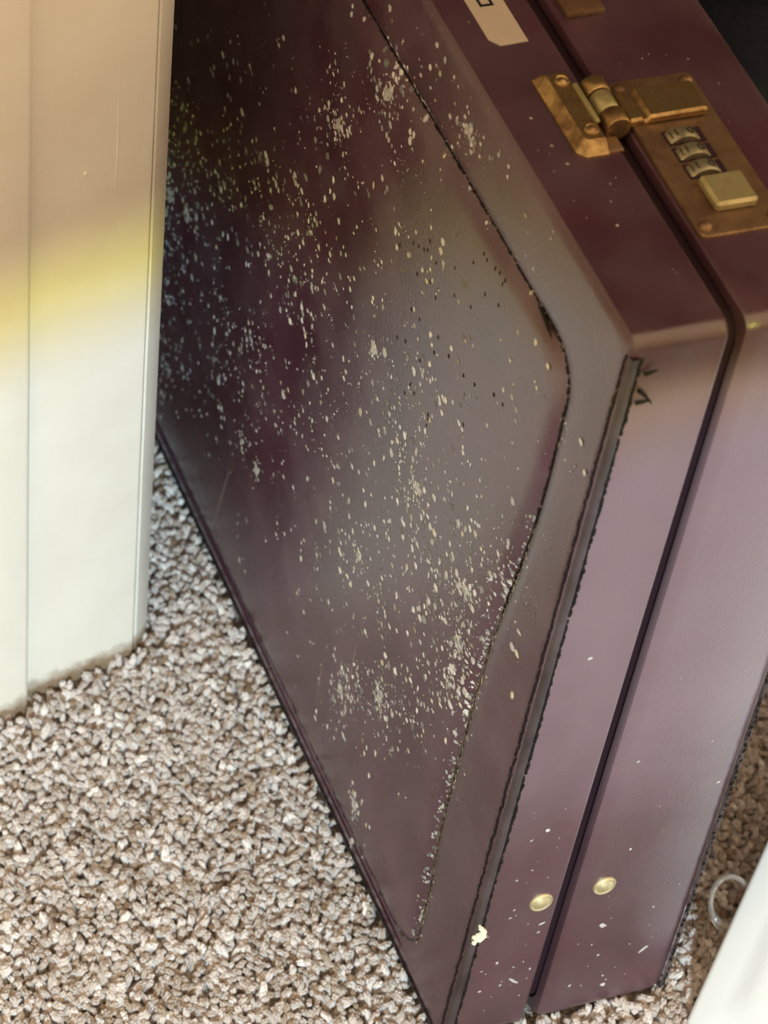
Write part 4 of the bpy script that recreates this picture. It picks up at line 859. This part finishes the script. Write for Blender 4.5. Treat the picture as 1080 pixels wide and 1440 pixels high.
for y, z, n in HERO:
    y, z = y * 1e-4, z * 1e-4
    for k in range(int(n * 2.2)):
        a, d = rs.uniform(0, 6.28), abs(rs.gauss(0, 0.0036))
        r = max(0.0002, 0.0012 - d * 0.14)
        speck(y + d * math.cos(a), z + d * math.sin(a), r, r * rs.uniform(0.8, 1.3), mcol(rs.uniform(0.5, 1.0)))
for y, z in DARK_SPECKS:  # matte mildew coloured dark, as it reads against the glossy reflection
    speck(y * 1e-4, z * 1e-4, 0.0007, 0.0009, (0.05, 0.035, 0.03), 0.00005)
# crust growing along the lower run of the panel seam
for k in range(520):
    z = rs.uniform(0.02, 0.235)
    if rs.random() < (z - 0.1) * 3:
        continue
    w = rs.gauss(0, 0.0016)
    y = 0.0295 + seam_bow(z) + w + (0.015 * (1 - math.sqrt(max(0, 1 - ((0.026 - z) / 0.015) ** 2))) if z < 0.026 else 0)
    r = rs.uniform(0.0002, 0.0007)
    speck(y, z, r, r * 1.4, mcol(rs.uniform(0.25, 0.8)), 0.00014)
# fine dust everywhere
for k in range(900):
    y, z = rs.uniform(0.008, 0.34), rs.uniform(0.008, 0.322)
    r = rs.uniform(0.00012, 0.00028)
    speck(y, z, r, r, mcol(rs.uniform(0.2, 0.6)), 0.00006, 5)


def speck_mesh(name):
    global sv, sf, scol
    me = bpy.data.meshes.new(name)
    me.from_pydata(sv, [], sf)
    ca = me.color_attributes.new('speck_colour', 'FLOAT_COLOR', 'POINT')
    for i, c in enumerate(scol):
        ca.data[i].color = (*c, 1)
    o = link(name, me, M['mildew'], case)
    o['kind'] = 'stuff'
    o['label'] = 'pale mildew specks'
    sv, sf, scol = [], [], []
    return o


speck_mesh('mildew_specks')


# stray specks and scuffs on the end and top
def flat_speck(axis, p, ra, rb, col, lift):
    i0 = len(sv)
    n = 7
    a0 = rs.uniform(0, 3.1)
    for k in range(-1, n):
        t = 2 * math.pi * k / n
        r = 0 if k < 0 else rs.uniform(0.6, 1.2)
        da, db = ra * r * math.cos(t), rb * r * math.sin(t)
        da, db = da * math.cos(a0) - db * math.sin(a0), da * math.sin(a0) + db * math.cos(a0)
        h = lift * (2 if k < 0 else 0.6)
        sv.append((p[0] + da, -h, p[1] + db) if axis == 'y' else (p[0] + da, p[1] + db, H + h))
        scol.append(col)
    for k in range(n):
        sf.append((i0, i0 + 1 + k, i0 + 1 + (k + 1) % n))


for k in range(75):
    x = rs.choice((rs.uniform(0.007, 0.027), rs.uniform(0.042, 0.078)))
    z = 0.014 + abs(rs.gauss(0, 0.06))
    if z > 0.3:
        continue
    r = rs.choice((0.0002, 0.0003, 0.0004, 0.0007))
    flat_speck('y', (x, z), r, r * rs.uniform(0.4, 1.0), mcol(rs.uniform(0.5, 1.0)), 0.00006)
for (x, z, ra, rb) in ((0.0262, 0.060, 0.0022, 0.0005), (0.0215, 0.030, 0.0028, 0.0006), (0.0505, 0.050, 0.0018, 0.0012), (0.070, 0.030, 0.0024, 0.0007), (0.058, 0.014, 0.0012, 0.001), (0.0180, 0.112, 0.0010, 0.0008), (0.0150, 0.196, 0.0009, 0.0007)):
    flat_speck('y', (x, z), ra, rb, mcol(0.9), 0.00007)
for k in range(60):
    x, y = rs.choice((rs.uniform(0.004, 0.027), rs.uniform(0.041, 0.08))), rs.uniform(0.012, 0.16)
    if 0.035 < x < 0.066 and y < 0.105:
        continue
    if 0.012 < x < 0.03 and 0.07 < y:
        continue
    r = rs.choice((0.0002, 0.0003, 0.0005))
    flat_speck('z', (x, y), r, r, mcol(rs.uniform(0.3, 0.8)), 0.00006)
speck_mesh('dust_specks')

# scratches on the large face
scr = plain('pale_scratch', (0.22, 0.16, 0.15), 0.8, 0.2)
for pts, w in (([(0.2184, 0.0616), (0.2205, 0.048), (0.2235, 0.032), (0.2263, 0.0174)], 0.00022), ([(0.104, 0.10), (0.1045, 0.085), (0.1040, 0.066), (0.1035, 0.050)], 0.00022), ([(0.124, 0.068), (0.1243, 0.052), (0.124, 0.036)], 0.0002)):
    bm = bmesh.new()
    tube(bm, [(panel_x(y, z) + 0.00006, y, z) for y, z in pts], [w * 0.4] + [w] * (len(pts) - 2) + [w * 0.4], 5)
    finish('scratch_mark', bm, scr, case)

# tuft of white mould on the front edge binding
bm = bmesh.new()
for k in range(34):
    c = Vector((0.0028 + rs.gauss(0, 0.0010), -0.0010 - abs(rs.gauss(0, 0.0004)), 0.0635 + rs.gauss(0, 0.0022)))
    bmesh.ops.create_icosphere(bm, subdivisions=1, radius=rs.uniform(0.0005, 0.0012), matrix=Matrix.Translation(c))
for k in range(30):
    c = Vector((0.0028, -0.0010, 0.0635))
    a = rs.uniform(0, 6.28)
    d = Vector((math.cos(a), -0.25, math.sin(a))) * rs.uniform(0.0015, 0.0034)
    tube(bm, [c, c + d * 0.5 + Vector((0, -0.0004, 0)), c + d], [0.00016, 0.00012, 0.00005], 4)
o = finish('mould_tuft', bm, plain('white_mould', (0.80, 0.80, 0.66), 0.95, 0.1), case)

# ------------------------------------------------------------------ white plastic lid propped on its edge
tub = thing('box_lid', 'white plastic box lid propped at a slant, clear loop on its edge', 'lid')
ld = Vector((0.0414, 0.036, 0.040)).normalized()        # up the slope
le = Vector((ld.y, -ld.x, 0)).normalized()              # along the floor
ln_ = le.cross(ld).normalized()                         # out of the lid's upper side
org = Vector((0.0861, -0.0146, 0.0075)) - ld * 0.010
tub.matrix_world = Matrix(((ld.x, le.x, ln_.x, org.x), (ld.y, le.y, ln_.y, org.y), (ld.z, le.z, ln_.z, org.z), (0, 0, 0, 1)))
LU, LV = 0.262, 0.30


def ring_b(i, z, r):
    return [(x, y, z) for x, y in rrect(i, LU - i, i, LV - i, r, 7)]


bm = bmesh.new()
loft(bm, [ring_b(0.0022, -0.006, 0.0015), ring_b(0.0006, -0.006, 0.0018), ring_b(0.0, -0.0054, 0.002), ring_b(0.0, -0.0016, 0.002), ring_b(0.0005, -0.0004, 0.002), ring_b(0.0016, 0.0, 0.002),
          ring_b(0.0095, 0.0006, 0.008), ring_b(0.0125, 0.0012, 0.010), ring_b(0.0155, 0.0026, 0.011), ring_b(0.0190, 0.0034, 0.012), ring_b(0.026, 0.0036, 0.012)], False, True)
loft(bm, [ring_b(0.0022, -0.006, 0.0015), ring_b(0.0024, -0.002, 0.005), ring_b(0.012, -0.0012, 0.008), ring_b(0.026, 0.0012, 0.012)], False, True)
finish('lid_panel', bm, M['white'], tub, True, 50)
# clear plastic loop sticking out from under the lid
inv = tub.matrix_world.inverted()
bm = bmesh.new()
c = Vector((0.1110, 0.0120, 0.0270))
e1, e2 = Vector((0.93, -0.37, 0.0)), Vector((0.15, 0.45, 0.88))
pts, rad = [], []
for k in range(28):
    t = 2 * math.pi * k / 28
    pts.append(inv @ (c + e1 * (0.0066 * math.cos(t)) + e2 * (0.0095 * math.sin(t))))
    rad.append(0.0009 + 0.0020 * max(0, math.sin(t + math.pi * 0.92)) ** 2)
tube(bm, pts, rad, 10, True)
finish('clear_loop', bm, M['clear'], tub)

# ------------------------------------------------------------------ dark bag the briefcase leans on
bag = thing('travel_bag', 'dark navy fabric bag standing in shadow behind the briefcase', 'bag', (0.235, 0.36, 0.006))


def ring_c(w, d, z, r):
    return [(x, y, z) for x, y in rrect(-w, w, -d, d, r, 7)]


bm = bmesh.new()
loft(bm, [ring_c(0.100, 0.195, 0.0, 0.03), ring_c(0.112, 0.208, 0.012, 0.04), ring_c(0.118, 0.216, 0.08, 0.05), ring_c(0.120, 0.218, 0.18, 0.05), ring_c(0.118, 0.214, 0.27, 0.05),
          ring_c(0.106, 0.198, 0.312, 0.05), ring_c(0.080, 0.17, 0.333, 0.045), ring_c(0.04, 0.12, 0.341, 0.03)])
finish('bag_body', bm, M['navy'], bag, True, 60)
bm = bmesh.new()
tube(bm, [(x, y, 0.30) for x, y in rrect(-0.1145, 0.1145, -0.2095, 0.2095, 0.05, 8)], 0.0035, 8, True)
finish('piping', bm, M['navy_trim'], bag)
bm = bmesh.new()
tube(bm, [(0.0, -0.11, 0.340), (0.0, -0.085, 0.40), (0.0, -0.04, 0.425), (0.0, 0.04, 0.425), (0.0, 0.085, 0.40), (0.0, 0.11, 0.340)], 0.007, 8)
finish('carry_handle', bm, M['navy_trim'], bag)

# ------------------------------------------------------------------ carpet pile
tuft_col = bpy.data.collections.new('tuft_shapes')
rt = random.Random(3)
for k in range(10):
    bm = bmesh.new()
    ln = rt.uniform(0.0052, 0.0078)
    az = rt.uniform(0, 6.28)
    bend = rt.uniform(0.15, 0.9)
    th0 = rt.uniform(0.0, 0.35)
    r0 = rt.uniform(0.00050, 0.00066)
    twist = rt.uniform(1.5, 3.5) * rt.choice((-1, 1))
    ns = 4
    for s_ in range(ns):            # four plies twisted together, opening a little at the tip
        pts, rad = [], []
        p, th_ = Vector((0, 0, -0.001)), th0
        lf = rt.uniform(0.93, 1.05)
        for i in range(7):
            f = i / 6
            a = 2 * math.pi * s_ / ns + twist * f
            off = (0.00048 + 0.00010 * f) * Vector((math.cos(a), math.sin(a), 0.0))
            pts.append(p + off)
            rad.append(r0 * (0.8, 0.95, 1.05, 1.15, 1.2, 1.15, 0.62)[i] * rt.uniform(0.9, 1.12))
            th_ += bend / 6
            p = p + Vector((math.sin(th_) * math.cos(az), math.sin(th_) * math.sin(az), math.cos(th_))) * (ln * lf / 6)
        tube(bm, pts, rad, 6, False, 1.0, Vector((0.3, 0.1, 1)).normalized())
    for v in bm.verts:
        v.co += noise.noise_vector(v.co * 900 + Vector((k * 7.1, 0, 0))) * 0.00018
    bmesh.ops.recalc_face_normals(bm, faces=bm.faces)
    me = bpy.data.meshes.new('tuft_shape')
    bm.to_mesh(me)
    bm.free()
    me.shade_smooth()
    me.materials.append(M['yarn'])
    tuft_col.objects.link(bpy.data.objects.new('tuft_shape', me))

SP = 0.00205
pv, tint, scl, rz, tilt = [], [], [], [], []
winv = WALL.inverted()
cinv = case.matrix_basis.inverted() if False else (Matrix.Translation((0, 0, 0.0085)) @ Matrix.Rotation(LEAN, 4, 'Y')).inverted()
y = -0.17
while y < 0.56:
    x = -0.235
    while x < 0.40:
        px, py = x + rt.uniform(-0.5, 0.5) * SP, y + rt.uniform(-0.5, 0.5) * SP
        x += SP
        w = winv @ Vector((px, py, 0))
        if (w.y > -0.0125 and w.x < -0.053) or (w.y > -0.0075 and w.x < -0.007) or (w.y > -0.0015 and w.x < 0.0025):
            continue
        if 0.001 < px < 0.083 and 0.001 < py < L - 0.001:
            continue
        if (px - 0.235) ** 2 / 0.1 ** 2 < 1 and abs(py - 0.36) < 0.19:
            continue
        if py > 0.33 and px < -0.05:
            continue
        pv.append((px, py, 0.0))
        n1 = noise.noise(Vector((px * 60, py * 60, 0))) * 0.5 + noise.noise(Vector((px * 170, py * 170, 3)))
        tt = 0.56 + 0.30 * n1 + rt.gauss(0, 0.20)
        # brown soiling along the foot of the casing
        dw = min(abs(w.y + 0.011) if w.x < -0.053 else abs(w.y + 0.006), 1.0) if w.x < 0.002 else 1.0
        if dw < 0.004 and w.y < 0.02:
            tt -= 0.5 * (1 - dw / 0.004)
        tint.append(min(1, max(0, tt)))
        edge = 0.0
        scl.append(rt.uniform(0.85, 1.2) * (1 + 0.12 * n1))
        rz.append(rt.uniform(0, 6.283))
        tilt.append(rt.gauss(0, 0.28))
    y += SP
me = bpy.data.meshes.new('carpet_pile')
me.from_pydata(pv, [], [])
for nm, data in (('tint', tint), ('tuft_scale', scl), ('tuft_turn', rz), ('tuft_tilt', tilt)):
    a = me.attributes.new(nm, 'FLOAT', 'POINT')
    a.data.foreach_set('value', data)
pile = link('carpet_pile', me, M['yarn'])
pile['kind'] = 'stuff'
pile['label'] = 'light beige and grey twisted yarn carpet covering the floor'
pile['category'] = 'carpet'

ng = bpy.data.node_groups.new('carpet_nodes', 'GeometryNodeTree')
ng.interface.new_socket('Geometry', in_out='INPUT', socket_type='NodeSocketGeometry')
ng.interface.new_socket('Geometry', in_out='OUTPUT', socket_type='NodeSocketGeometry')
gi, go = ng.nodes.new('NodeGroupInput'), ng.nodes.new('NodeGroupOutput')
ci = ng.nodes.new('GeometryNodeCollectionInfo')
ci.inputs['Collection'].default_value = tuft_col
ci.inputs['Separate Children'].default_value = True
ip = ng.nodes.new('GeometryNodeInstanceOnPoints')
ip.inputs['Pick Instance'].default_value = True


def attr(nm):
    n = ng.nodes.new('GeometryNodeInputNamedAttribute')
    n.data_type = 'FLOAT'
    n.inputs['Name'].default_value = nm
    return n.outputs['Attribute']


cx = ng.nodes.new('ShaderNodeCombineXYZ')
ng.links.new(attr('tuft_tilt'), cx.inputs[0])
ng.links.new(attr('tuft_turn'), cx.inputs[2])
ng.links.new(gi.outputs[0], ip.inputs['Points'])
ng.links.new(ci.outputs[0], ip.inputs['Instance'])
e2r = ng.nodes.new('FunctionNodeEulerToRotation')
ng.links.new(cx.outputs[0], e2r.inputs[0])
ng.links.new(e2r.outputs[0], ip.inputs['Rotation'])
ng.links.new(attr('tuft_scale'), ip.inputs['Scale'])
ng.links.new(ip.outputs[0], go.inputs[0])
md = pile.modifiers.new('tufts', 'NODES')
md.node_group = ng
